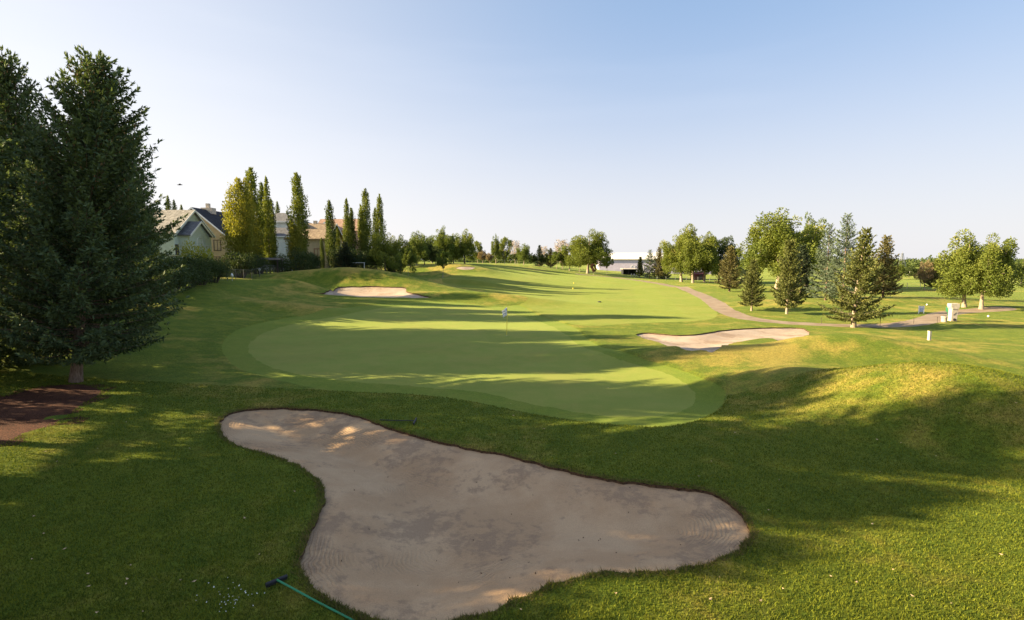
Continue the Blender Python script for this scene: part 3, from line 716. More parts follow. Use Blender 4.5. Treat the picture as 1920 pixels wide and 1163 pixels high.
# ================= mesh builder for hard things
class MB:
    def __init__(s): s.v = []; s.f = []
    def quad(s, *p): n = len(s.v); s.v += [tuple(map(float, q)) for q in p]; s.f.append(tuple(range(n, n + len(p)))); return s
    def box(s, x0, x1, y0, y1, z0, z1):
        n = len(s.v); s.v += [(x, y, z) for z in (z0, z1) for x, y in ((x0, y0), (x1, y0), (x1, y1), (x0, y1))]
        s.f += [tuple(n + i for i in f) for f in ((3, 2, 1, 0), (4, 5, 6, 7), (0, 1, 5, 4), (1, 2, 6, 5), (2, 3, 7, 6), (3, 0, 4, 7))]; return s
    def prism(s, poly, off):           # a planar outline pushed along a vector
        n = len(s.v); m = len(poly); s.v += [tuple(map(float, p)) for p in poly] + [tuple(float(a + b) for a, b in zip(p, off)) for p in poly]
        s.f += [tuple(n + i for i in range(m))[::-1], tuple(n + m + i for i in range(m))] + [(n + i, n + (i + 1) % m, n + m + (i + 1) % m, n + m + i) for i in range(m)]; return s
    def tube(s, a, b, r0, r1=None, k=8):
        r1 = r0 if r1 is None else r1; a = Vector(a); b = Vector(b); d = (b - a).normalized(); u = d.orthogonal().normalized(); w_ = d.cross(u); n = len(s.v)
        for p, r in ((a, r0), (b, r1)):
            for j in range(k): t = 6.28318 * j / k; s.v.append(tuple(p + (u * math.cos(t) + w_ * math.sin(t)) * r))
        s.f += [(n + j, n + (j + 1) % k, n + k + (j + 1) % k, n + k + j) for j in range(k)] + [tuple(n + j for j in range(k))[::-1], tuple(n + k + j for j in range(k))]; return s
    def lathe(s, prof, c=(0, 0), k=14):
        n = len(s.v)
        for r, z in prof: s.v += [(c[0] + r * math.cos(6.28318 * j / k), c[1] + r * math.sin(6.28318 * j / k), z) for j in range(k)]
        for i in range(len(prof) - 1): s.f += [(n + i * k + j, n + i * k + (j + 1) % k, n + (i + 1) * k + (j + 1) % k, n + (i + 1) * k + j) for j in range(k)]
        s.f += [tuple(n + j for j in range(k))[::-1], tuple(n + (len(prof) - 1) * k + j for j in range(k))]; return s
    def build(s, name, mat, parent=None, bevel=0., smooth=False, **props):
        me = bpy.data.meshes.new(name); me.from_pydata(s.v, [], s.f)
        import bmesh
        b = bmesh.new(); b.from_mesh(me); bmesh.ops.recalc_face_normals(b, faces=b.faces); b.to_mesh(me); b.free()
        o = link(name, me, mat, parent, **props)
        if smooth: me.polygons.foreach_set('use_smooth', [True] * len(me.polygons))
        if bevel:
            m = o.modifiers.new('bevel', 'BEVEL'); m.width = bevel; m.segments = 2; m.limit_method = 'ANGLE'
        return o

def shingle(name, a, b):
    t = NT(name); n = t.noise(2.2, 5, .7); v = t.n.new('ShaderNodeTexBrick'); v.inputs['Scale'].default_value = 1.
    sx = t.n.new('ShaderNodeSeparateXYZ'); t.l.new(t.pos(), sx.inputs[0]); cb = t.n.new('ShaderNodeCombineXYZ')
    t.l.new(t.math('ADD', sx.outputs[0], sx.outputs[1]), cb.inputs[0]); t.l.new(t.math('MULTIPLY', sx.outputs[2], 1.4), cb.inputs[1]); t.l.new(cb.outputs[0], v.inputs[0])
    v.inputs['Brick Width'].default_value = .5; v.inputs['Row Height'].default_value = .22; v.inputs['Mortar Size'].default_value = .015
    v.inputs['Color1'].default_value = (*a, 1); v.inputs['Color2'].default_value = (*b, 1); v.inputs['Mortar'].default_value = (*(c * .45 for c in a), 1)
    t.color(t.mix(1., v.outputs[0], t.mix(t.ramp(n, .3, .7), (.75,) * 3, (1.15,) * 3), 'MULTIPLY')); return t.m
R_beige = shingle('beige_shingles', (.28, .26, .23), (.38, .35, .31)); R_dark = shingle('dark_shingles', (.030, .030, .036), (.05, .05, .056))
R_grey = shingle('grey_shingles', (.13, .13, .14), (.19, .185, .19)); R_brown = shingle('brown_shingles', (.27, .20, .14), (.38, .29, .20)); R_red = shingle('terracotta_shingles', (.36, .22, .16), (.44, .29, .21))
def siding(name, c, row=.2):
    t = NT(name); w_ = t.n.new('ShaderNodeTexWave'); w_.bands_direction = 'Z'; w_.wave_profile = 'SAW'; w_.inputs['Scale'].default_value = .5 / row / 3.1416 * 3.1416
    t.l.new(t.pos(), w_.inputs[0]); n = t.noise(1.3, 5, .6)
    t.color(t.mix(t.ramp(n, .3, .7), tuple(v * .9 for v in c), tuple(min(1, v * 1.06) for v in c))); t.bump(w_.outputs['Fac'], .02); return t.m
W_green = siding('pale_green_siding', (.56, .66, .60)); W_yellow = siding('yellow_stucco', (.66, .50, .26)); W_white = siding('white_siding', (.74, .80, .78)); W_cream = siding('cream_stucco', (.56, .46, .30)); W_pink = siding('pink_stucco', (.66, .40, .30)); W_lav = siding('lavender_metal_cladding', (.56, .51, .66), .9)
M_trim = plain('white_trim', (.72, .74, .72), .5, 0, .05); M_glass = plain('window_glass', (.02, .03, .04), .08, 0, .1); M_glass.node_tree.nodes['Principled BSDF'].inputs['Specular IOR Level'].default_value = .8
M_brick = plain('brick_red_trim', (.28, .09, .06), .8, 0, .3, 12); M_metal = plain('galvanised_steel', (.35, .36, .37), .45, .7, .15); M_dwood = plain('dark_wood', (.07, .055, .045), .8, 0, .3, 9)
M_white = plain('white_paint', (.80, .80, .76), .45, 0, .05); M_black = plain('black_plastic', (.03, .03, .035), .5, 0, .2); M_yel = plain('yellow_fibreglass', (.75, .62, .08), .35, 0, .06); M_grn = plain('green_handle', (.02, .20, .10), .35, 0, .08)
M_dgreen = plain('dark_green_enamel', (.03, .13, .07), .4, 0, .15); M_conc = plain('beige_concrete', (.52, .45, .36), .85, 0, .16, 7); M_blue = plain('pale_blue_panel', (.40, .48, .62), .5, 0, .1); M_red = plain('red_shed_paint', (.13, .035, .03), .7, 0, .2)
M_cream = plain('cream_paint', (.60, .54, .42), .55, 0, .1, 9)
M_post = plain('dull_fence_steel', (.13, .13, .13), .6, .3, .15)
M_roofw = plain('white_membrane', (.78, .74, .68), .6, 0, .05, 1.); M_flag = plain('white_flag_cloth', (.82, .82, .84), .8, 0, .04)

def window(root, x, y, z, w_, h, face, arch=False, mull=1, frame=M_trim):
    """window on a wall that faces 'face' (+x, -x or -y); x, y, z is the middle of the sill on the wall"""
    def P(u, d, v): return (x + u, y - d, z + v) if face == '-y' else ((x + d, y + u, z + v) if face == '+x' else (x - d, y + u, z + v))
    def bx(m, u0, u1, d0, d1, v0, v1): a = P(u0, d0, v0); b = P(u1, d1, v1); m.box(*(k for i in range(3) for k in sorted((a[i], b[i])))); return m
    m = MB(); t = .09
    bx(m, -w_ / 2 - t, -w_ / 2, -.02, .07, 0, h); bx(m, w_ / 2, w_ / 2 + t, -.02, .07, 0, h); bx(m, -w_ / 2 - t - .04, w_ / 2 + t + .04, -.02, .1, -t, -.002)
    if not arch: bx(m, -w_ / 2 - t, w_ / 2 + t, -.02, .08, h + .002, h + t)
    for i in range(1, mull + 1): u = -w_ / 2 + w_ * i / (mull + 1); bx(m, u - .03, u + .03, .012, .05, .002, h - .002)
    pts = [(-w_ / 2, 0), (w_ / 2, 0), (w_ / 2, h)]
    if arch:
        pts += [(w_ / 2 * math.cos(a), h + w_ / 2 * math.sin(a)) for a in np.linspace(.15, 3.0, 9)]
        for i in range(10):
            a, b = 3.1416 * i / 10, 3.1416 * (i + 1) / 10; m.tube(P(w_ / 2 * 1.06 * math.cos(a), .03, h + w_ / 2 * 1.06 * math.sin(a)), P(w_ / 2 * 1.06 * math.cos(b), .03, h + w_ / 2 * 1.06 * math.sin(b)), .06, .06, 5)
        bx(m, -w_ / 2, w_ / 2, .012, .05, h - .04, h + .04)
    pts.append((-w_ / 2, h))
    f = m.build('window', frame, root); o = P(0, 0, 0); q0 = P(0, .01, 0)
    g = MB().prism([P(u, -.015, v) for u, v in pts], tuple(b - a for a, b in zip(o, q0))); g.build('pane', M_glass, f)

def gable(root, x0, x1, y0, y1, e, rg, axis_, wm, rm, oh=.45, th=.16, z0=-1.2, trim=True):
    """walls and a two-plane roof; axis_ is the ridge direction"""
    m = MB()
    if axis_ == 'x':
        ym = (y0 + y1) / 2; m.prism([(x0, y0, z0), (x0, y1, z0), (x0, y1, e), (x0, ym, rg), (x0, y0, e)], (x1 - x0, 0, 0))
        k = (rg - e) / (ym - y0); a, b = x0 - oh, x1 + oh; r_ = MB()
        for s_, yy in ((-1, y0), (1, y1)):
            r_.prism([(a, yy + s_ * oh, e - k * oh + .03), (a, ym, rg + .03), (a, ym, rg + .03 + th), (a, yy + s_ * oh, e - k * oh + .03 + th)], (b - a, 0, 0))
        t_ = [MB().prism([(xx, y0 - oh, e - k * oh - .08), (xx, ym, rg - .08), (xx, y1 + oh, e - k * oh - .08), (xx, y1 + oh, e - k * oh + .06 + th), (xx, ym, rg + .06 + th), (xx, y0 - oh, e - k * oh + .06 + th)], (.04, 0, 0)) for xx in (a - .04, b)]
    else:
        xm = (x0 + x1) / 2; m.prism([(x0, y0, z0), (x1, y0, z0), (x1, y0, e), (xm, y0, rg), (x0, y0, e)], (0, y1 - y0, 0))
        k = (rg - e) / (xm - x0); a, b = y0 - oh, y1 + oh; r_ = MB()
        for s_, xx in ((-1, x0), (1, x1)):
            r_.prism([(xx + s_ * oh, a, e - k * oh + .03), (xm, a, rg + .03), (xm, a, rg + .03 + th), (xx + s_ * oh, a, e - k * oh + .03 + th)], (0, b - a, 0))
        t_ = [MB().prism([(x0 - oh, yy, e - k * oh - .08), (xm, yy, rg - .08), (x1 + oh, yy, e - k * oh - .08), (x1 + oh, yy, e - k * oh + .06 + th), (xm, yy, rg + .06 + th), (x0 - oh, yy, e - k * oh + .06 + th)], (0, .04, 0)) for yy in (a - .04, b)]
    wl_ = m.build('wall', wm, root); ro = r_.build('roof', rm, root)
    if trim:
        for q_ in t_: q_.build('fascia', M_trim, ro)
    return wl_, ro
def hip(root, x0, x1, y0, y1, e, rg, rm, oh=.5, name='roof', cut=.5):
    x0 -= oh; x1 += oh; y0 -= oh; y1 += oh; h = (y1 - y0) * cut; ym = (y0 + y1) / 2; m = MB()
    a, b, c, d = (x0, y0, e), (x1, y0, e), (x1, y1, e), (x0, y1, e); p, q_ = (x0 + h, ym, rg), (x1 - h, ym, rg)
    m.quad(a, b, q_, p); m.quad(b, c, q_); m.quad(c, d, p, q_); m.quad(d, a, p); m.quad(d, c, b, a)
    ro = m.build(name, rm, root)
    MB().box(x0 - .02, x1 + .02, y0 - .02, y1 + .02, e - .2, e - .004).build('fascia', M_trim, ro); return ro

def house_root(x, y, label): return empty('house', (x, y, gz(x, y)), 0, label=label, category='house', group='houses behind the hedge')
# house with the beige roof and the bay
h1 = house_root(-53.6, 75.6, 'pale green house with a beige shingle roof and an arched gable window'); z1 = h1.location.z; E, RG = 9.45 - z1, 12.75 - z1
gable(h1, -7.2, 7.0, -4.4, 4.4, E, RG, 'x', W_green, R_beige)
bay = MB().prism([(7.0, -3.4, -1), (7.0, 1.3, -1), (7.0, 1.3, E - .2), (7.0, -1.05, E + 1.6), (7.0, -3.4, E - .2)], (1.5, 0, 0)).build('bay', W_green, h1)
r_ = MB(); k = 1.8 / 2.35
for s_, yy in ((-1, -3.4), (1, 1.3)): r_.prism([(6.9, yy + s_ * .3, E - .2 - k * .3 + .03), (6.9, -1.05, E + 1.63), (6.9, -1.05, E + 1.76), (6.9, yy + s_ * .3, E - .2 - k * .3 + .16)], (2.0, 0, 0))
r_.build('roof', R_grey, bay)
t_ = MB().prism([(8.9, -3.74, E - .32 - k * .3), (8.9, -1.05, E + 1.5), (8.9, 1.64, E - .32 - k * .3), (8.9, 1.64, E - k * .3), (8.9, -1.05, E + 1.8), (8.9, -3.74, E - k * .3)], (.06, 0, 0))
t_.build('fascia', M_trim, bay)
window(h1, 8.5, -1.05, E - 2.9, 1.3, 1.7, '+x', True); window(h1, 8.5, -2.5, E - 2.9, .7, 1.2, '+x', mull=0); window(h1, 8.5, .5, E - 2.9, .7, 1.2, '+x', mull=0)
window(h1, 7.0, 2.3, E - 2.8, .8, 1.1, '+x', mull=0); window(h1, 7.0, 3.5, E - 2.8, .8, 1.1, '+x', mull=0)
MB().box(7.0, 7.06, -4.25, -3.55, E - 4.6, E - 1.6).build('door', M_dwood, h1)
window(h1, -2, -4.4, E - 2.6, 1.8, 1.3, '-y'); window(h1, 3.6, -4.4, E - 2.6, 1.6, 1.3, '-y')
MB().box(-1.4, -.7, .5, 1.2, RG - 1, RG + .9).box(-1.5, -.6, .4, 1.3, RG + .902, RG + 1.05).build('chimney', M_conc, h1)
rl = MB().box(7.2, 9.6, -5.6, -5.52, E - 3.2, E - 3.12).box(9.52, 9.6, -5.515, -3.5, E - 3.2, E - 3.12)
for u in np.linspace(7.25, 9.5, 12): rl.box(u, u + .05, -5.59, -5.53, E - 4.3, E - 3.202)
for u in np.linspace(-5.3, -3.6, 9): rl.box(9.53, 9.59, u, u + .05, E - 4.3, E - 3.202)
rl.build('balcony_rail', M_trim, h1); MB().box(7.02, 9.7, -5.7, -3.45, E - 4.55, E - 4.31).build('balcony_floor', M_dwood, h1)
# yellow house
h2 = house_root(-55.4, 95.5, 'yellow house with a steep near-black roof, between the beige roof and the yellow poplar'); z1 = h2.location.z
gable(h2, -5.2, 5.2, -5.3, 5.5, 10.2 - z1, 14.6 - z1, 'y', W_yellow, R_dark)
window(h2, 3.9, -5.3, 7.4 - z1, 1.1, 1.7, '-y', frame=M_dwood); window(h2, -1.5, -5.3, 7.4 - z1, 1.4, 1.4, '-y'); window(h2, 3.6, -5.3, 5.0 - z1, 1.3, 1.2, '-y', frame=M_dwood); window(h2, 1.0, -5.3, 5.0 - z1, 1.4, 1.4, '-y', True)
MB().box(-.2, .35, -1.2, -.6, 14 - z1, 15.9 - z1).box(-.9, 1.1, -1.6, -.2, 14 - z1, 15.1 - z1).build('chimney', M_conc, h2)
# white house
h3 = house_root(-45.4, 102, 'white two-storey house with a grey hip roof seen between narrow poplars'); z1 = h3.location.z
MB().box(-4.4, 4.4, -3.6, 4, -1.2, 12.9 - z1).build('wall', W_white, h3); hip(h3, -4.4, 4.4, -3.6, 4, 12.95 - z1, 14.9 - z1, R_grey)
MB().box(-3.6, 4.6, -6.6, -3.605, -1.2, 10.0 - z1).build('sunroom', W_white, h3); hip(h3, -3.6, 4.6, -6.6, -3.3, 10.05 - z1, 11.7 - z1, R_grey, .4, 'porch_roof')
for wx_ in (-2.6, -.9, .8, 2.4, 3.8): window(h3, wx_, -6.6, 7.3 - z1, 1.2, 1.7, '-y', mull=2)
window(h3, 1.9, -3.6, 11.3 - z1 + .1, 1.1, 1.0, '-y'); window(h3, 3.4, -3.6, 11.4 - z1, 1.0, .9, '-y', frame=M_brick); window(h3, -2.5, -3.6, 11.3 - z1 + .1, 1.1, 1.0, '-y')
# cream house with the brown roof
h4 = house_root(-37.6, 99.5, 'cream house under a sunlit brown roof with white rake boards'); z1 = h4.location.z
gable(h4, -4.0, 3.4, -4, 4.5, 9.7 - z1, 12.5 - z1, 'x', W_cream, R_brown)
window(h4, 1.6, -4, 5.8 - z1, 1.2, 1.9, '-y', frame=M_brick); window(h4, -1.9, -4, 6.6 - z1, 1.4, 1.3, '-y')
MB().box(-.6, 0, .1, .7, 12 - z1, 13.2 - z1).build('chimney', M_conc, h4)
# terracotta house
h5 = house_root(-40.5, 122, 'terracotta roofed pink house highest behind the narrow poplars'); z1 = h5.location.z
gable(h5, -4.2, 5.2, -4, 4.5, 12.4 - z1, 15.1 - z1, 'x', W_pink, R_red)
m = MB().prism([(-3.2, -5.5, 6 - z1), (.2, -5.5, 6 - z1), (.2, -5.5, 12.4 - z1), (-1.5, -5.5, 13.9 - z1), (-3.2, -5.5, 12.4 - z1)], (0, 1.495, 0)); b5 = m.build('front_gable', W_pink, h5)
r_ = MB()
for s_, xx in ((-1, -3.2), (1, .2)): r_.prism([(xx + s_ * .4, -5.9, 12.1 - z1), (-1.5, -5.9, 14.0 - z1), (-1.5, -5.9, 14.2 - z1), (xx + s_ * .4, -5.9, 12.3 - z1)], (0, 3.2, 0))
r_.build('roof', R_brown, b5); window(h5, -1.5, -5.5, 10.9 - z1, 1.2, 1.2, '-y')
r_ = MB().prism([(-3.64, -5.96, 11.9 - z1), (-1.5, -5.96, 13.8 - z1), (.64, -5.96, 11.9 - z1), (.64, -5.96, 12.32 - z1), (-1.5, -5.96, 14.25 - z1), (-3.64, -5.96, 12.32 - z1)], (0, .05, 0))
r_.build('fascia', M_trim, b5); window(h5, 3, -4, 10.6 - z1, 1.3, 1.3, '-y')
# a roof far left, peeping over the beige one
h6 = house_root(-72, 84, 'far pale roof peeping over the ridge of the beige roof beside the spruce'); z1 = h6.location.z
gable(h6, -6, 9.0, -4, 4, 11.8 - z1, 14.3 - z1, 'x', W_cream, R_beige); MB().box(4, 4.6, -.3, .3, 14 - z1, 15.4 - z1).build('chimney', M_conc, h6)

# ================= garden side of the left boundary
GF = [D(300, 560, 50), D(410, 560, 60.5), D(470, 560, 70), D(545, 560, 84), D(620, 560, 95), D(700, 560, 104), D(760, 560, 118)]
fl = smooth_open(np.array([p[:2] for p in GF]), 10)
cum = np.concatenate([[0], np.cumsum(np.linalg.norm(np.diff(fl, axis=0), axis=1))])
def along(s): return np.array([np.interp(s, cum, fl[:, 0]), np.interp(s, cum, fl[:, 1])])
fx, fy = along(0); fr = empty('chain_link_fence', (fx, fy, gz(fx, fy)), 0, label='low grey chain link fence along the gardens on the left', category='fence')
def rel(p): return (p[0] - fx, p[1] - fy, p[2] - fr.location.z)
ps = np.arange(0, cum[-1], 2.6); rail = MB(); mesh_ = MB(); last = None
for s_ in ps:
    x, y = along(s_); z = gz(x, y); MB().tube(rel((x, y, z - .4)), rel((x, y, z + 1.32)), .03, .03, 6).build('post', M_post, fr)
    if last is not None:
        rail.tube(rel(last), rel((x, y, z + 1.27)), .022, .022, 5)
        for t in np.linspace(0, 1, 18)[:-1]:
            for dr in (0, .3):
                a = np.array(last) * (1 - t) + np.array((x, y, z + 1.27)) * t; t2 = min(max(t + (.35 if dr == 0 else -.35), 0), 1)
                b = np.array(last) * (1 - t2) + np.array((x, y, z + 1.27)) * t2 - [0, 0, 1.22]; mesh_.tube(rel(a), rel(b), .003, .003, 3)
    last = (x, y, z + 1.27)
rail.build('top_rail', M_post, fr); mesh_.build('wire_mesh', M_post, fr)

# ================= broadleaf, poplar and conifer protos
p_a = poplar(17, 1.7, 1.2, 3, MF['poplar'], 9000, .30); p_b = poplar(16, 1.15, .8, 4, MF['poplar'], 6500, .28, taper=.9); p_d = poplar(14, 1.25, .5, 5, MF['dpoplar'], 6500, .28)
p_y = poplar(12, 2.6, .6, 6, MF['ypoplar'], 11000, .30, taper=.55, ragged=.2); p_y2 = poplar(15, 1.3, .8, 8, MF['ypoplar'], 6500, .28, ragged=.4)
GP = 'narrow poplars in the gardens'
place('poplar_tree', 457, 0, 342, p_y, 12, 'broad yellow-green poplar, leftmost of the garden poplars', group=GP, d=76, wide=.74)
place('poplar_tree', 470, 0, 372, p_y, 12, 'yellow-green poplar squeezed between the broad yellow one and the tallest', group=GP, d=79, rz=2, wide=.7)
place('poplar_tree', 481, 0, 316, p_a, 17, 'tallest poplar, rising just right of the yellow-green one', group=GP, d=82, rz=1, wide=.95)
place('poplar_tree', 495, 0, 345, p_d, 14, 'dark thin poplar leaning against the right side of the tallest one', group=GP, d=86, rz=.5, wide=.75, tilt=.03)
place('poplar_tree', 509, 0, 334, p_b, 16, 'very slim pale poplar in front of the white house', group=GP, d=84, wide=.72)
place('poplar_tree', 516, 0, 375, p_d, 14, 'dark slim poplar touching the right side of the very slim one', group=GP, d=88, rz=2.5, wide=.62)
place('poplar_tree', 565, 0, 326, p_a, 17, 'tall poplar with an open uneven top standing alone right of the white house', group=GP, d=86, rz=4, wide=.92)
place('poplar_tree', 559, 0, 425, p_y, 12, 'short leafy poplar at the foot of the lone tall one', group=GP, d=84, rz=4, wide=.8)
place('poplar_tree', 624, 0, 378, p_d, 14, 'slim dark poplar in front of the terracotta roof', group=GP, d=92, wide=.88)
place('poplar_tree', 607, 0, 447, p_d, 14, 'smallest dark columnar poplar against the cream wall', group=GP, d=90, wide=.75)
place('poplar_tree', 637, 0, 430, p_b, 16, 'small green poplar right of the slim dark one', group=GP, d=94, rz=3, wide=1.1)
place('poplar_tree', 655, 0, 374, p_b, 16, 'narrow blunt-topped poplar left of the tight cluster', group=GP, d=95, rz=3, wide=.85)
place('poplar_tree', 664, 0, 392, p_d, 14, 'dark poplar in the tight cluster, shorter than the blunt one beside it', group=GP, d=96, rz=1, wide=.8)
place('poplar_tree', 690, 0, 356, p_a, 17, 'highest pointed poplar of the tight cluster right of the terracotta roof', group=GP, d=96, rz=2, wide=.78)
place('poplar_tree', 681, 0, 385, p_b, 16, 'slim poplar hugging the left side of the highest pointed one', group=GP, d=98, rz=5, wide=.8)
place('poplar_tree', 707, 0, 392, p_d, 14, 'thin dark poplar in the gap before the last pointed one', group=GP, d=100, rz=3, wide=.7)
place('poplar_tree', 716, 0, 366, p_a, 17, 'last pointed poplar at the right end of the row', group=GP, d=98, rz=6, wide=.62)
for px, pt, dd, lb in ((327, 369, 150, 'tiny far poplar left above the beige roof'), (338, 377, 150, 'tiny far poplar, middle one above the beige roof'), (351, 386, 160, 'tiniest far poplar, right one above the beige roof'), (528, 380, 125, 'far dark poplar rising behind the roof of the white house'), (545, 397, 135, 'small far poplar tip at the right end of the white house roof')):
    place('poplar_tree', px, 0, pt, p_d, 14, lb, group='far poplars above the roofs', d=dd, wide=.6)

b_a = cottonwood(15, 6.0, 2.0, 31, MF['cotton'], 36000, .34, 11, .44)
b_b = cottonwood(13, 4.9, 2.0, 32, MF['cotton'], 28000, .32, 9, .38)
b_c = cottonwood(13, 5.2, 1.6, 33, MF['cottong'], 18000, .34, 8, .34)
b_d = broad_tree(12, 4.6, 1.8, 34, MF['cottond'], 15000, .34, 50, trunk_r=.32, bark=B_dark)
b_e = cottonwood(16, 4.8, 1.8, 35, MF['cottong'], 18000, .36, 7, .4)
b_g = cottonwood(12, 4.6, 1.2, 44, MF['cotton'], 18000, .34, 8, .32, B_dark)
b_g2 = cottonwood(13, 4.9, 1.4, 45, MF['cotton'], 20000, .30, 9, .3, B_dark)
b_s = broad_tree(7, 2.3, 1.8, 36, MF['cottong'], 7000, .22, 30, trunk_r=.12)
b_sd = broad_tree(7, 2.5, 1.8, 37, MF['cottond'], 8000, .22, 30, trunk_r=.12)
b_m = broad_tree(6, 2.2, 1.6, 38, MF['maroon'], 5000, .22, 26, trunk_r=.12)
b_bare = broad_tree(12, 4.0, 1.8, 39, MF['bare'], 1500, .42, 90, trunk_r=.2, clump=.13)
b_rust = broad_tree(9, 3.2, 1.2, 40, MF['rust'], 7000, .30, 40, trunk_r=.2)
b_pale = broad_tree(12, 4.4, 1.8, 41, MF['cotton'], 7000, .42, 46, trunk_r=.25, clump=.17)
c_r = spruce(9, 2.15, 1.2, 51, MF['rspruce'], .85, (.28, .14), .17, bark=B_pale, per=7, whorl=.36, low=1.4, ragged=.35)
c_b = spruce(13, 3.6, 1.2, 52, MF['blue'], .75, (.28, .13), .20, per=8, whorl=.72, up=.15, ragged=.25)
c_n = spruce(10, 2.5, .9, 53, MF['brownspruce'], .75, (.30, .15), .18, per=7, whorl=.42, ragged=.35)
c_k = spruce(9, 2.5, .5, 54, MF['darkspruce'], .75, (.30, .14), .2, per=7, whorl=.40)
c_f = spruce(9.2, 2.75, .9, 57, MF['rspruce'], .95, (.24, .12), .22, bark=B_pale, per=8, whorl=.36, bend=.075, low=1.6, ragged=.5, sparse=.16, prof=1.05)

# left middle distance
GB = 'broadleaf trees left of the fairway'
place('broadleaf_tree', 722, 0, 426, b_g2, 13, 'light green broadleaf tree right of the last poplar', group=GB, d=86, wide=.95)
place('broadleaf_tree', 752, 0, 443, b_g, 12, 'broadleaf tree half hidden right of the light green one', group=GB, d=100, rz=1, wide=1.0)
place('broadleaf_tree', 708, 0, 462, b_sd, 7, 'small shaded tree in front of the light green one', group=GB, d=86, rz=1, wide=1.1)
place('broadleaf_tree', 783, 0, 432, b_c, 13, 'rounded green tree left of the pair with the pointed top', group=GB, d=118, rz=3, wide=1.0)
place('broadleaf_tree', 812, 0, 440, b_c, 13, 'pale tree between the rounded and the pointed-top ones', group=GB, d=135, rz=4, wide=1.05)
place('broadleaf_tree', 833, 0, 422, b_e, 16, 'pointed-top green tree, highest left of the far fairway', group=GB, d=130, rz=5, wide=1.15)
place('broadleaf_tree', 873, 0, 431, b_g, 12, 'dark rounded tree at the right end of the left-hand trees', group=GB, d=140, rz=2, wide=1.0)
place('broadleaf_tree', 832, 509, 468, b_s, 7, 'slender young tree in the shade of the hollow', group=GB, d=100, wide=.9)
place('broadleaf_tree', 767, 520, 462, b_s, 7, 'young tree with a thin pale trunk at the edge of the hollow', group=GB, d=92, rz=2, wide=.75)
place('broadleaf_tree', 896, 0, 446, b_pale, 12, 'thin hazy tree right of the dark rounded one', group=GB, d=190, wide=.7)
for i, (px, pt, dd, k, wd, lb) in enumerate(((770, 455, 112, 0, 1.0, 'low green tree between the half hidden and the rounded one'), (798, 452, 124, 1, .9, 'darker tree filling the gap right of the rounded one'), (851, 440, 138, 0, .8, 'green tree between the pointed-top and the dark rounded one'), (740, 470, 95, 1, .7, 'low dark tree under the half hidden one'), (818, 462, 122, 1, .9, 'low shaded tree under the pointed-top one'))):
    place('broadleaf_tree', px, 0, pt, (b_g, b_d)[k], 12, lb, group=GB, d=dd, rz=i * 1.7, wide=wd * 1.1)
GC = 'trees at the far end of the fairway'
place('broadleaf_tree', 930, 0, 437, b_e, 16, 'far green tree with a forked top, left one at the fairway end', group=GC, d=195, rz=1, wide=.62)
place('broadleaf_tree', 946, 0, 438, b_pale, 12, 'far pale tree with visible limbs beside the fork-topped one', group=GC, d=190, rz=3, wide=.6)
place('bare_tree', 965, 0, 447, b_bare, 12, 'leafless pinkish tree right of the fork-topped one', group='bare trees', d=200, wide=.8)
place('broadleaf_tree', 982, 0, 456, b_c, 13, 'low rounded yellow-green tree at the fairway end', group=GC, d=170, rz=2, wide=.95)
place('spruce_tree', 1011, 0, 461, c_k, 9, 'dark far spruce right of the low rounded tree', group=GC, d=175, wide=.9)
place('bare_tree', 1018, 0, 458, b_bare, 12, 'faint leafless tree behind the dark far spruce', group='bare trees', d=210, rz=2, wide=.8)
place('spruce_tree', 1032, 0, 466, c_n, 10, 'brownish far spruce left of the big round tree', group=GC, d=175, wide=1.1, rz=1)
place('bare_tree', 1054, 0, 444, b_bare, 12, 'leafless tree showing over the left shoulder of the big round tree', group='bare trees', d=180, rz=4, wide=.9)
place('broadleaf_tree', 1066, 0, 452, b_pale, 12, 'loose green tree joined to the left of the big round one', group=GC, d=165, rz=4, wide=1.1)
place('broadleaf_tree', 1103, 507, 429, b_a, 15, 'big round tree in the middle of the far tree line', group=GC, d=152, rz=.6, wide=1.3)
place('maroon_tree', 1112, 517, 494, b_m, 6, 'small maroon-leaved tree before the big round one', d=146, wide=.8)
place('broadleaf_tree', 1138, 0, 478, b_s, 7, 'thin small tree against the lavender building', group=GC, d=158, wide=.8)
for i, (px, pt, dd, k, lb) in enumerate(((1086, 478, 160, 1, 'low dark tree under the left side of the big round one'), (958, 476, 185, 0, 'low green tree under the leafless pinkish one'), (970, 472, 180, 1, 'small dark tree left of the low rounded yellow-green one'), (1034, 478, 168, 0, 'small green tree between the far spruces'), (905, 468, 188, 2, 'low rusty bush in the gap right of the hazy tree'), (918, 474, 186, 2, 'lower rusty bush left of the fork-topped tree'), (1000, 476, 172, 1, 'small dark tree left of the dark far spruce'), (1020, 474, 170, 1, 'small dark tree right of the dark far spruce'), (1044, 470, 165, 0, 'small green tree under the leafless one'))):
    place('broadleaf_tree', px, 0, pt, (b_s, b_sd, b_rust)[k], (7, 7, 9)[k], lb, group=GC, d=dd, rz=i, wide=1.2)
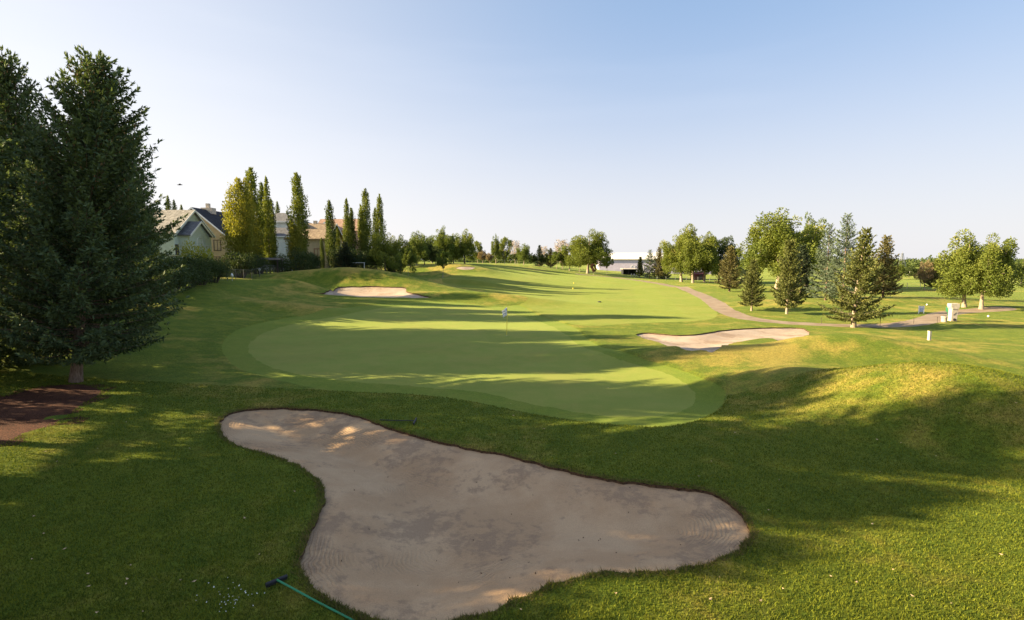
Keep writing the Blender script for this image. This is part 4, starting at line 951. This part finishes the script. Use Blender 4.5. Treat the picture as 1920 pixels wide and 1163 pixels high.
# right middle distance
GR = 'conifers beside the building'
place('spruce_tree', 1199, 0, 482, c_r, 9, 'small conifer at the left end of the group by the lavender building', group=GR, d=150, wide=.9)
place('spruce_tree', 1217, 0, 469, c_b, 13, 'blue-green conifer second in the group by the building', group=GR, d=148, wide=1.15)
place('spruce_tree', 1234, 0, 464, c_n, 10, 'tallest brownish conifer of the group by the building', group=GR, d=147, wide=.95)
place('spruce_tree', 1246, 0, 478, c_k, 9, 'dark conifer at the right end of the group, against the big cottonwood', group=GR, d=150, wide=1.0)
GT = 'big cottonwoods on the right'
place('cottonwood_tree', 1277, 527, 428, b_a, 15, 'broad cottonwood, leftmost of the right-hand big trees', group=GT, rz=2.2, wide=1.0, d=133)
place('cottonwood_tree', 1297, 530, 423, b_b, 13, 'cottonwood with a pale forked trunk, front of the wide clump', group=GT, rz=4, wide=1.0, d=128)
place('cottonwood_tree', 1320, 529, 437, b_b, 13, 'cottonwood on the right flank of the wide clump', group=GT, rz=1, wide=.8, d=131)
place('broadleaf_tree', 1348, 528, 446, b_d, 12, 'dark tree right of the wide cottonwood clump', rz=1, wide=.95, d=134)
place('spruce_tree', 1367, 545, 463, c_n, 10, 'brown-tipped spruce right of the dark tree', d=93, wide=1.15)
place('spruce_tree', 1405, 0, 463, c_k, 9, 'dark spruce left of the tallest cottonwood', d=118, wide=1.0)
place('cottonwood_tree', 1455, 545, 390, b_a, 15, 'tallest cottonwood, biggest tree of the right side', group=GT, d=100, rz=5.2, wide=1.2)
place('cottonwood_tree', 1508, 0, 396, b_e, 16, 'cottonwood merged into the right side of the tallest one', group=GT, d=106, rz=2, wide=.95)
GS = 'spruces beside the cart path'
place('spruce_tree', 1409, 583, 488, c_r, 9, 'smallest spruce left of the cart path group', group=GS, rz=1, wide=.95)
place('spruce_tree', 1475, 589, 452, c_r, 9, 'spruce with a rusty top and pale trunk just beyond the cart path', group=GS, rz=3, wide=.88)
place('spruce_tree', 1548, 0, 421, c_b, 13, 'slim blue-green spruce left of the tallest pointed one', group=GS, d=72, rz=2, wide=.85)
place('spruce_tree', 1580, 0, 403, c_b, 13, 'tallest pointed blue-green spruce with open tiers', group=GS, d=68, wide=.95)
place('spruce_tree', 1600, 614, 432, c_f, 9.2, 'nearest spruce on this side of the cart path, its top leaning right', group=GS, rz=0)
place('spruce_tree', 1655, 0, 444, c_n, 10, 'brown-green spruce behind the leaning one', group=GS, d=70, rz=2, wide=1.05)
place('spruce_tree', 1500, 0, 462, c_k, 9, 'dark spruce behind the rusty-topped one', group=GS, d=78, rz=2, wide=1.1)
place('rust_tree', 1733, 0, 488, b_rust, 9, 'pinkish brown dry tree right of the mast', d=98, wide=.9)
place('spruce_tree', 1752, 0, 487, c_r, 9, 'olive conifer left of the two right-hand cottonwoods', d=97, rz=4, wide=1.2)
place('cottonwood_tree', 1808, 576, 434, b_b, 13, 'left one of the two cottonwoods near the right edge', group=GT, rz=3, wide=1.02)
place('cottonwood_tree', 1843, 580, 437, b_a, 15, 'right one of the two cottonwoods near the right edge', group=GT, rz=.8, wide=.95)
place('broadleaf_tree', 1885, 0, 486, b_d, 12, 'dark tree behind the right-hand cottonwood', d=118, wide=.8)
place('broadleaf_tree', 1912, 0, 484, b_c, 13, 'pale green tree at the right edge', d=120, rz=1, wide=1.0)
place('spruce_tree', 1925, 0, 500, c_k, 9, 'dark spruce cut by the right edge', d=105, wide=1.3)
for i, (px, pt, dd, lb) in enumerate(((1683, 494, 150, 'small round green tree left of the mast'), (1702, 499, 160, 'small green tree at the foot of the mast'), (1716, 501, 170, 'small green tree left of the dry brown one'), (1775, 496, 130, 'small green tree behind the olive conifer'), (1388, 497, 150, 'small green tree in the gap right of the brown-tipped spruce'))):
    place('broadleaf_tree', px, 0, pt, b_c if i % 2 == 0 else b_d, 13 if i % 2 == 0 else 12, lb, group='small far trees on the right', d=dd, rz=i, wide=1.2)

# garden shrubs on the left
s_a = bush(2.4, 4.0, 61, MF['hedge'], 5200, .17, 30); s_b = bush(2.2, 3.6, 62, MF['hedge'], 4200, .17, 26); s_y = bush(2.2, 2.4, 63, MF['ybush'], 4200, .16, 24)
for i, (px, pt, dd, lb, k) in enumerate(((262, 476, 42, 'hedge shrub nearest the tall spruce', 0), (292, 468, 45, 'hedge shrub second from the spruce, under the white railing', 1), (322, 466, 49, 'hedge shrub in the middle of the row', 0), (350, 466, 52, 'hedge shrub below the yellow bush', 1), (378, 468, 55.5, 'hedge shrub right of the yellow bush', 0), (404, 474, 60, 'last hedge shrub beside the broad yellow poplar', 1))):
    place('hedge_shrub', px, 0, pt, (s_a, s_b)[k], (4.0, 3.6)[k], lb, 'shrub', 'hedge along the gardens', d=dd, rz=i * 1.3, wide=.95)
place('yellow_bush', 371, 0, 447, s_y, 2.4, 'bright yellow bush standing before the pale green house', 'shrub', d=62, wide=.46)
place('yellow_bush', 305, 0, 463, s_y, 2.4, 'small yellow-green bush on top of the hedge by the railing', 'shrub', d=50, wide=.34)
for i, (px, pt, dd, wd, lb) in enumerate(((455, 462, 72, 1.2, 'dark shrub at the foot of the broad yellow poplar'), (487, 470, 77, 1.0, 'dark shrub under the tallest poplar'), (527, 468, 82, .9, 'brownish shrub left of the lone tall poplar'), (560, 455, 82, 1.1, 'big dark shrub under the lone tall poplar'), (585, 466, 86, .9, 'dark shrub left of the smallest poplar'), (640, 452, 90, .7, 'dark shrub right of the slim dark poplar'), (668, 455, 92, .9, 'dark shrub at the foot of the tight poplar cluster'), (692, 460, 94, .9, 'dark shrub right of the tight cluster'))):
    place('garden_shrub', px, 0, pt, s_a if i % 2 else s_b, 4.0 if i % 2 else 3.6, lb, 'shrub', 'shrubs under the poplars', d=dd, rz=i * 2., wide=wd * .8)
place('spruce_tree', 650, 0, 455, c_k, 9, 'small dark garden spruce behind the fence', d=88, wide=1.3)

# far-off wood on the horizon
r = np.random.default_rng(99); cl = []
for i in range(900):
    a = r.uniform(-.62, 1.02); dd = r.uniform(380, 800); x = a * dd; hh = r.uniform(3.5, 7.5) * (1 + .5 * math.sin(a * 23) * .5); w_ = r.uniform(3, 8)
    cl.append((np.array([x, dd, float(gz(x, dd)) + hh * .45]), np.array([w_, w_, hh * .75]), float(np.clip(.45 + .2 * r.normal(), 0, .95)), 1 / 900))
fw = link('far_wood', foliage_mesh('far_wood', clumps_to_leaves(cl, 60000, 2.0, r), MF['cottond']), None, None, kind='stuff', label='far dark band of trees along the horizon', category='woodland')

# ================= buildings on the right
wx_, wy_, _ = D(1190, 500, 205); wz = gz(wx_, wy_)
wh = empty('warehouse', (wx_, wy_, wz), math.radians(-7), label='long low lavender-grey building with a white roof', category='building')
gable(wh, -14, 30, 0, 26, 5.9 - wz, 8.3 - wz, 'x', W_lav, M_roofw, .6, .3)
for xx in (-.6, 2.9): window(wh, xx, 0, 1.0 - wz + .6, 1.4, 1.2, '-y', True, 1)
for xx in (9, 13): MB().box(xx, xx + 1.2, 8, 9.2, 7 - wz, 8.9 - wz).build('roof_vent', M_white, wh)
x, y, _ = D(1179, 510, 172); z = gz(x, y); sh = empty('shelter', (x, y, z), 0, label='low dark open shelter in front of the lavender building', category='shelter')
MB().box(-2.2, 2.2, 1.5, 1.6, -.2, 1.75).box(-2.2, -2.1, -1.5, 1.495, -.2, 1.75).box(2.1, 2.2, -1.5, 1.495, -.2, 1.75).box(-.5, -.3, -1.5, -1.3, -.2, 1.75).build('wall', M_black, sh)
MB().prism([(-2.5, -1.9, 1.78), (-2.5, 1.9, 1.95), (-2.5, 1.9, 2.1), (-2.5, -1.9, 1.93)], (5, 0, 0)).build('roof', M_conc, sh)
x, y, _ = D(1309, 520, 150); z = gz(x, y); sh = empty('shed', (x, y, z), .1, label='small dark red shed behind the cottonwood trunks', category='shed')
gable(sh, -1.6, 1.6, -1.5, 1.5, 1.6, 2.2, 'x', M_red, M_red, .2, .08, -.3, False); MB().box(-.5, .5, -1.54, -1.5, -.1, 1.45).build('door', M_dwood, sh)
PM = [(1184, 515), (1189, 517), (1193, 517), (1198, 515), (1210, 520)]
for i, (px, py) in enumerate(PM):
    x, y, _ = D(px, py, 158); z = gz(x, y); tree = MB().lathe([(.2, -.1), (.22, .4), (.2, .75), (.08, .85)], k=10).build('white_barrel', M_cream, None, smooth=True, label='small white barrel among those beside the dark shelter', category='barrel', group='white barrels beside the shelter'); tree.location = (x, y, z)
# wire fence on the right, behind the trees
def rail_fence(pts, label, hh=1.1, step=3.0, mat=M_metal, rails=(1.0, .55)):
    P = smooth_open(np.array(pts), 6); c = np.concatenate([[0], np.cumsum(np.linalg.norm(np.diff(P, axis=0), axis=1))]); o = P[0]; z0 = gz(*o)
    root = empty('wire_fence', (o[0], o[1], z0), 0, label=label, category='fence'); last = None; rm_ = MB()
    for s_ in np.arange(0, c[-1], step):
        x = np.interp(s_, c, P[:, 0]); y = np.interp(s_, c, P[:, 1]); z = gz(x, y) - z0; a = np.array([x - o[0], y - o[1], z])
        MB().tube(a - [0, 0, .3], a + [0, 0, hh], .05, .05, 6).build('post', mat, root)
        if last is not None:
            for h_ in rails: rm_.tube(last + [0, 0, h_], a + [0, 0, h_], .02, .02, 4)
        last = a
    rm_.build('wire', M_metal, root)
rail_fence([D(1232, 520, 140)[:2], D(1270, 520, 142)[:2], D(1330, 520, 140)[:2], D(1400, 520, 136)[:2]], 'wire fence with pale posts behind the wide cottonwood clump')
rail_fence([D(1655, 520, 104)[:2], D(1700, 520, 105)[:2], D(1760, 520, 106)[:2], D(1830, 520, 108)[:2]], 'wire fence with pale posts beside the dry brown tree', mat=M_conc)

# masts and pylons
def lattice(name, px, pt, d_, w_, label, arms=0, mat=M_metal):
    x, y, _ = D(px, 480, d_); z = gz(x, y); top = D(px, pt, d_)[2] - z; root = empty(name, (x, y, z), 0, label=label, category=name)
    m = MB(); n = 14
    for sx in (-1, 1):
        for sy in (-1, 1): m.tube((sx * w_, sy * w_, -.5), (sx * w_ * .15, sy * w_ * .15, top), w_ * .09, w_ * .05, 4)
    for i in range(n):
        a, b = i / n, (i + 1) / n; wa, wb = w_ * (1 - .85 * a), w_ * (1 - .85 * b)
        for p, q_ in (((-wa, -wa), (wb, -wb)), ((wa, -wa), (wb, wb)), ((wa, wa), (-wb, wb)), ((-wa, wa), (-wb, -wb))): m.tube((*p, a * top), (*q_, b * top), w_ * .05, None, 3)
    m.build('lattice_tower', mat, root)
    if arms:
        m = MB()
        for h_ in np.linspace(.78, .95, arms): m.tube((-w_ * 2, 0, top * h_), (w_ * 2, 0, top * h_), w_ * .08, None, 4)
        m.build('cross_arm', mat, root)
    else:
        m = MB(); m.tube((0, 0, top), (0, 0, top * 1.12), w_ * .06, None, 5); m.box(-w_ * .5, w_ * .5, -.2, .2, top * .93, top * .97); m.build('antenna', mat, root)
lattice('power_pylon', 398, 416, 420, 3.4, 'faint power pylon, left of the two above the dark roof', 3)
lattice('power_pylon', 422, 418, 440, 3.0, 'faint power pylon, right of the two beside the yellow poplar', 3)
lattice('radio_mast', 1692, 475, 400, 2.0, 'thin radio mast above the small far trees on the right')

# ================= things on the course
def ground_root(name, px, py, label, cat, rz=0., group=None, d=None):
    x, y = G(px, py) if d is None else D(px, py, d)[:2]
    o = empty(name, (x, y, gz(x, y)), rz, label=label, category=cat)
    if group: o['group'] = group
    return o
fg = ground_root('flagstick', 950, 628, 'yellow flagstick with a white flag standing in the hole', 'flagstick'); fg.location.z -= .07
ht = D(950, 575, fg.location.y)[2] - fg.location.z
MB().tube((0, 0, 0), (.05, 0, ht), .022, .016, 8).build('pole', M_yel, fg)
fm = MB(); N_ = 7
pts = [[(.045 - .40 * j / N_ * (1 - .25 * i / 3), .05 * math.sin(j * 1.1 + i), ht - .04 - .62 * i / 3 * (1 - .0 * j) - .30 * (j / N_) ** 1.1 * (1 - .4 * i / 3) ) for j in range(N_ + 1)] for i in range(4)]
for i in range(3):
    for j in range(N_): fm.quad(pts[i][j], pts[i][j + 1], pts[i + 1][j + 1], pts[i + 1][j])
fo = fm.build('flag', M_flag, fg, smooth=True); so = fo.modifiers.new('thick', 'SOLIDIFY'); so.thickness = .006
MB().lathe([(.055, .012), (.054, .016), (.04, .013)], k=18).build('hole_cup', M_white, fg)

bo = ground_root('marker_post', 1742, 638, 'short pale square post on the rough near the right-hand mound', 'post', .2)
MB().box(-.08, .08, -.08, .08, -.2, .60).build('post', M_cream, bo, .012); MB().prism([(-.09, -.09, .603), (.09, -.09, .603), (.09, -.09, .63), (-.09, -.09, .66)], (0, .18, 0)).build('cap', M_cream, bo)
# tee sign: white post pair with a blue panel
ts = ground_root('tee_sign', 1727, 588, 'small white sign with a pale blue panel standing left of the drinks station', 'sign', -.35)
MB().box(-.42, -.30, -.06, .06, -.2, .98).build('leg', M_white, ts, .01); MB().box(.30, .42, -.06, .06, -.2, .98).build('leg', M_white, ts, .01)
ts.scale = (.6, .8, .85)
pn = MB().box(-.295, .295, -.03, .03, .18, .92).build('panel', M_blue, ts, .01); MB().box(-.26, .26, -.036, -.031, .74, .86).build('header', M_white, pn)
bz = MB().lathe([(.02, 0), (.09, .05), (.1, .12), (.05, .19), (.01, .21)], k=12).build('tee_marker', M_white, None, smooth=True, label='white ball-shaped tee marker behind the blue-panelled sign', category='tee marker', group='white ball tee markers'); x, y = G(1738, 573); bz.location = (x, y, gz(x, y))
bz2 = bz.copy(); COL.objects.link(bz2); x, y = G(1853, 595); bz2.location = (x, y, gz(x, y)); bz2['label'] = 'white ball-shaped tee marker alone on the grass right of the cream pillar'
# cream pillar (water station) with the ball washer and the bin
pl = ground_root('water_station', 1785, 602, 'cream flared pillar with a sloping top at the end of the cart path', 'pillar', -.15)
MB().prism([(-.30, -.3, -.2), (.30, -.3, -.2), (.36, -.3, 1.15), (-.26, -.3, 1.15)], (0, .6, 0)).build('column', M_conc, pl, .01)
MB().prism([(-.26, -.36, 1.152), (.38, -.36, 1.152), (.50, -.36, 1.42), (.46, -.36, 1.72), (-.42, -.36, 1.72), (-.44, -.36, 1.45)], (0, .72, 0)).build('head', M_conc, pl, .03)
MB().prism([(-.1, -.306, .62), (.16, -.306, .86), (.18, -.306, .82), (-.08, -.306, .58)], (0, -.02, 0)).build('lever', M_dwood, pl)
MB().tube((.02, -.42, .16), (.02, -.30, .16), .13, .13, 12).build('drain', M_black, pl)
pl.scale = (.8, .8, .95)
bw = ground_root('ball_washer', 1776, 600, 'green ball washer on a thin post left of the cream pillar', 'ball washer', .2)
MB().tube((0, 0, -.2), (0, 0, .75), .035, .035, 8).build('post', M_dgreen, bw); MB().box(-.13, .13, -.13, .13, .752, 1.22).build('housing', M_dgreen, bw, .03)
hd = MB().tube((0, 0, 1.221), (0, 0, 1.38), .02, .02, 8).tube((-.12, 0, 1.38), (.2, 0, 1.38), .025, .025, 8); hd.build('plunger', M_dgreen, bw)
bn = ground_root('litter_bin', 1770, 604, 'squat pale bin at the foot of the ball washer', 'bin', .1)
bn.scale = (.75, .75, .7)
MB().lathe([(.27, -.05), (.29, .1), (.32, .62), (.34, .64), (.34, .70), (.28, .74)], k=16).build('body', M_conc, bn, 0, True); MB().lathe([(.20, .742), (.20, .79), (.05, .82)], k=16).build('lid', M_dwood, bn, 0, True)
# thin stakes
for px, py, lb in ((1540, 607, 'thin dark stake on the cart path edge left of the leaning spruce'), (1650, 611, 'thin dark stake on the cart path edge right of the leaning spruce'), (1713, 607, 'thin dark stake on the cart path edge below the blue-panelled sign'), (1757, 606, 'thin dark stake on the path edge nearest the pale bin')):
    o = MB().tube((0, 0, -.15), (0, 0, .52), .022, .018, 6).tube((0, 0, .50), (0, 0, .56), .035, .03, 6).build('rope_stake', M_dwood, None, label=lb, category='stake', group='stakes along the cart path'); x, y = G(px, py); o.location = (x, y, gz(x, y))
for px, py, lb in ((1076, 532, 'farther pale yardage marker on the fairway'), (1074.5, 542, 'nearer pale yardage marker on the fairway')):
    o = MB().lathe([(.07, -.03), (.11, .03), (.10, .18), (.04, .22)], k=12).build('yardage_marker', M_yel, None, smooth=True, label=lb, category='marker', group='yardage markers'); x, y = G(px, py); o.location = (x, y, gz(x, y))
o = MB().lathe([(.22, -.05), (.26, .05), (.2, .12), (.02, .14)], k=12).build('sprinkler_head', M_black, None, smooth=True, label='small dark sprinkler head on the fairway beyond the mound', category='sprinkler'); x, y = G(1124, 567); o.location = (x, y, gz(x, y))

# bunker rakes
def rake(p_head, p_end, hw, label, hm, head_dir, lift=.05):
    a = np.array(G(*p_head)); b = np.array(G(*p_end)); za, zb = gz(*a), gz(*b)
    root = empty('bunker_rake', (a[0], a[1], za), 0, label=label, category='rake', group='bunker rakes')
    hd_ = np.array([*head_dir, 0.]) / np.linalg.norm(head_dir)
    m = MB(); p0 = -hd_ * hw / 2 + [0, 0, .09]; p1 = hd_ * hw / 2 + [0, 0, .09]
    m.tube(p0, p1, .03, .03, 8); m.tube(p0 + [0, 0, -.03], p1 + [0, 0, -.03], .02, .02, 6); h_ = m.build('head', M_black, root)
    t_ = MB()
    for k in np.linspace(.03, .97, 15): q_ = p0 * (1 - k) + p1 * k; t_.tube(q_, q_ - [0, 0, .095], .009, .005, 5)
    t_.build('tines', M_black, h_)
    e = np.array([*(b - a), zb - za + lift]); m = MB()
    m.tube((0, 0, .10), tuple(e * .5 + [0, 0, .04]), .017, .017, 8).tube(tuple(e * .5 + [0, 0, .04]), tuple(e), .017, .017, 8); m.build('handle', hm, root)
hA = np.array(G(497, 1103)); hB = np.array(G(535, 1087))
rake((519, 1097), (668, 1172), float(np.linalg.norm(hB - hA)) * 1.05, 'rake with a green handle lying at the bottom left of the big bunker', M_grn, hB - hA)
hA = np.array(G(774, 800)); hB = np.array(G(782, 785))
rake((778, 794), (712, 790), .62, 'rake with a dark handle lying above the back edge of the big bunker', M_black, hB - hA)

# garden furniture
bn = ground_root('garden_bench', 660, 505, 'pale garden bench behind the fence below the poplars', 'bench', .3, d=86)
MB().box(-.9, .9, -.25, .25, .42, .50).build('seat', M_white, bn)
for x_ in (-.85, .78): MB().box(x_, x_ + .07, -.25, .2, 0, .418).build('leg', M_white, bn)
MB().box(-.9, .9, .22, .27, .502, .95).build('backrest', M_white, bn)
pg = ground_root('pergola', 503, 490, 'dark wooden pergola under the very slim poplar', 'pergola', .1, d=80)
for x_ in (-1.8, 1.6):
    for y_ in (-1, 1): MB().box(x_, x_ + .16, y_, y_ + .16, -.3, 2.3).build('post', M_dwood, pg)
m = MB().box(-2.1, 2.1, -1.1, -.95, 2.302, 2.5).box(-2.1, 2.1, 1.02, 1.17, 2.302, 2.5)
for u in np.linspace(-1.9, 1.9, 9): m.box(u, u + .06, -1.4, 1.5, 2.503, 2.62)
m.build('beams', plain('grey_timber', (.28, .24, .24), .8, 0, .2), pg)
sw = ground_root('swing_set', 671, 505, 'white A-frame swing behind the fence right of the garden bench', 'swing', .2, d=89)
m = MB()
for x_ in (-1.1, 1.1): m.tube((x_, -.6, 0), (x_, 0, 1.9), .04).tube((x_, .6, 0), (x_, 0, 1.9), .04)
m.tube((-1.2, 0, 1.9), (1.2, 0, 1.9), .04); m.build('frame', M_white, sw); MB().tube((-.2, 0, 1.87), (-.2, 0, .5), .012).tube((.2, 0, 1.87), (.2, 0, .5), .012).box(-.25, .25, -.12, .12, .46, .5).build('seat', M_black, sw)
x, y = D(435, 515, 63.5)[:2]; o = MB().lathe([(.05, 0), (.05, .5), (.16, .55), (.14, .75), (.02, .95)], k=10).build('garden_lantern', M_white, None, smooth=True, label='small white garden lantern behind the left end of the fence', category='lantern', group='garden lanterns'); o.location = (x, y, gz(x, y) + .0)
x, y = D(487, 515, 76)[:2]; o2 = o.copy(); COL.objects.link(o2); o2.location = (x, y, gz(x, y)); o2['label'] = 'small white garden lantern behind the fence under the tallest poplar'
# parked car far away on the right
ca = ground_root('parked_car', 1711, 526, 'pale parked car far off between the mast and the dry brown tree', 'car', .1, d=185)
prof = [(-2.1, .35), (-2.15, .75), (-1.9, .92), (-1.2, 1.0), (-.7, 1.42), (.7, 1.45), (1.3, 1.0), (2.0, .88), (2.15, .6), (2.1, .35)]
MB().prism([(x_, -.85, z_) for x_, z_ in prof], (0, 1.7, 0)).build('body', M_white, ca, .05)
MB().prism([(-1.08, -.87, 1.0), (-.66, -.87, 1.36), (.66, -.87, 1.38), (1.16, -.87, 1.0)], (0, 1.74, 0)).build('windows', M_glass, ca)
for x_ in (-1.35, 1.35):
    for y_ in (-.9, .72): MB().tube((x_, y_, .33), (x_, y_ + .18, .33), .33, .33, 14).build('wheel', M_black, ca)
# bird in the air
bx_, by_, bz_ = D(337, 347, 60); bd = empty('bird', (bx_, by_, bz_), .5, label='dark bird gliding in the sky above the beige roof', category='bird')
m = Tubes(); m.add([(-.28, 0, 0), (-.18, 0, .0), (0, 0, .02), (.15, 0, .03), (.22, 0, .03), (.3, 0, .01)], [.01, .04, .07, .05, .04, .005], 8); link('body', m.mesh('bird_body', M_dwood), None, bd)
for s_ in (-1, 1):
    MB().prism([(.12, 0, .04), (.10, s_ * .25, .12), (-.02, s_ * .55, .06), (-.06, s_ * .52, .06), (-.06, s_ * .2, .10), (-.10, 0, .04)], (0, 0, .012)).build('wing', M_dwood, bd)

# ================= grass blades in the foreground and shaggy bunker edges
r = np.random.default_rng(5)
def fields(x, y): return region_field(x, y, BUNKER) + dwarp(x, y, .11), region_field(x, y, FRINGE), region_field(x, y, MULCH)
n = 700000; yy = 6.2 + (22 - 6.2) * r.random(n) ** 1.6; xx = (r.random(n) * 2 - 1) * (yy * 1.03 + 1.2)
fb, ff, fm_ = fields(xx, yy); k = (fb > 0) & (ff > .1) & (fm_ > 0); xx, yy, fb = xx[k], yy[k], fb[k]
def tufts(x, y, hgt, wdt, lean=.5):
    n = len(x); z = np.interp(0, [0], [0]) + base_h(x, y) + .03 * np.exp(-np.maximum(fb_cur, 0) / 1.1) + .02 * hash_noise(x, y, .5, 11)
    C = np.stack([x, y, z - .015], 1); d = np.stack([r.normal(size=n) * lean, r.normal(size=n) * lean, np.ones(n)], 1); d /= np.linalg.norm(d, axis=1, keepdims=True)
    s = r.normal(size=(n, 3)); s[:, 2] = 0; s /= np.linalg.norm(s, axis=1, keepdims=True); w_ = (wdt * r.uniform(.7, 1.3, n))[:, None]; L = (hgt * r.uniform(.5, 1.3, n))[:, None]
    P = np.stack([C - s * w_ / 2, C + s * w_ / 2, C + d * L], 1); return P.reshape(-1, 3)
fb_cur = fb; P1 = tufts(xx, yy, .065, .012 + .0008 * yy, .65)
# rim
t = r.integers(0, len(BUNKER), 26000); a = BUNKER[t]; b = BUNKER[(t + 1) % len(BUNKER)]; u = r.random(26000)[:, None]; q_ = a * (1 - u) + b * u + r.normal(size=(26000, 2)) * .10
fb, _, _ = fields(q_[:, 0], q_[:, 1]); k = (fb > -.01) & (fb < .16) & (q_[:, 1] > 5.5); q_ = q_[k]; fb_cur = fb[k]
P2 = tufts(q_[:, 0], q_[:, 1], .10, .016, .9)
def blade_mat(name, a, b, c):
    t = NT(name); n = t.noise(1.2, 4, .6); n2 = t.noise(30, 2); v = t.math('ADD', t.math('MULTIPLY', n, .45), t.math('MULTIPLY', t.attr('tint'), .55))
    col = t.mix(t.ramp(v, .3, .75), a, b); col = t.mix(t.math('MULTIPLY', t.ramp(t.noise(.45, 6, .7), .52, .74), .35), col, c); t.color(col); t.b.inputs['Roughness'].default_value = .8
    tr = t.n.new('ShaderNodeBsdfTranslucent'); t.l.new(col, tr.inputs[0]); ms = t.n.new('ShaderNodeMixShader'); ms.inputs[0].default_value = .3
    t.l.new(t.b.outputs[0], ms.inputs[1]); t.l.new(tr.outputs[0], ms.inputs[2]); t.l.new(ms.outputs[0], t.out.inputs[0]); return t.m
M_blade = blade_mat('grass_blades', (.055, .085, .007), (.205, .225, .018), (.36, .27, .06)); M_dry = blade_mat('dry_edge_blades', (.10, .10, .03), (.22, .16, .06), (.16, .09, .04))
def blades_me(nm, P):
    me = mesh_np(nm, P, np.arange(len(P)).reshape(-1, 3), False); at = me.attributes.new('tint', 'FLOAT', 'FACE'); at.data.foreach_set('value', r.random(len(me.polygons)).astype(np.float32)); return me
link('grass', blades_me('grass', P1), M_blade, None, kind='stuff', label='short rough grass blades in the foreground', category='grass')
link('edge_grass', blades_me('edge_grass', P2), M_dry, None, kind='stuff', label='shaggy dry grass fringing the rim of the big bunker', category='grass')

# fallen leaves, clover flowers and crumbs of soil
def scatter(name, n, size, mat, label, pick, thick=.004):
    m = MB(); k = 0
    while k < n:
        px, py = pick(); x, y = G(px, py)
        f = float(region_field(np.array([x]), np.array([y]), BUNKER)[0])
        if (f < .1) != (name == 'soil_crumbs'): continue
        z = gz(x, y) + .045; a = r.uniform(0, 6.28); s_ = size * r.uniform(.5, 1.4)
        if name == 'soil_crumbs':
            i = np.argmin((gx_ - x) ** 2 + (gy_ - y) ** 2); z = zs_[i] + .002
        c, q_ = math.cos(a) * s_, math.sin(a) * s_
        m.prism([(x + c, y + q_, z + r.uniform(0, .02)), (x - q_ * .6, y + c * .6, z), (x - c, y - q_, z + r.uniform(0, .02)), (x + q_ * .6, y - c * .6, z)], (0, 0, thick)); k += 1
    m.build(name, mat, None, kind='stuff', label=label, category=name.replace('_', ' '))
sel = (Y.ravel() < 22) & (f_bk.ravel() < 0); gx_, gy_, zs_ = X.ravel()[sel], Y.ravel()[sel], Zs.ravel()[sel]
scatter('fallen_leaves', 60, .03, plain('dry_leaf', (.50, .36, .22), .8, 0, .3), 'pale dry leaves scattered over the foreground grass', lambda: (r.uniform(0, 1920), 700 + 460 * r.random()))
scatter('clover_flowers', 40, .013, M_white, 'tiny white clover flowers in the grass near the green-handled rake', lambda: (r.normal(435, 28), r.normal(1125, 14)))
scatter('soil_crumbs', 34, .016, M_soil, 'dark crumbs of soil and twigs lying on the sand of the big bunker', lambda: (r.uniform(600, 1400), r.uniform(860, 1090)), .01)
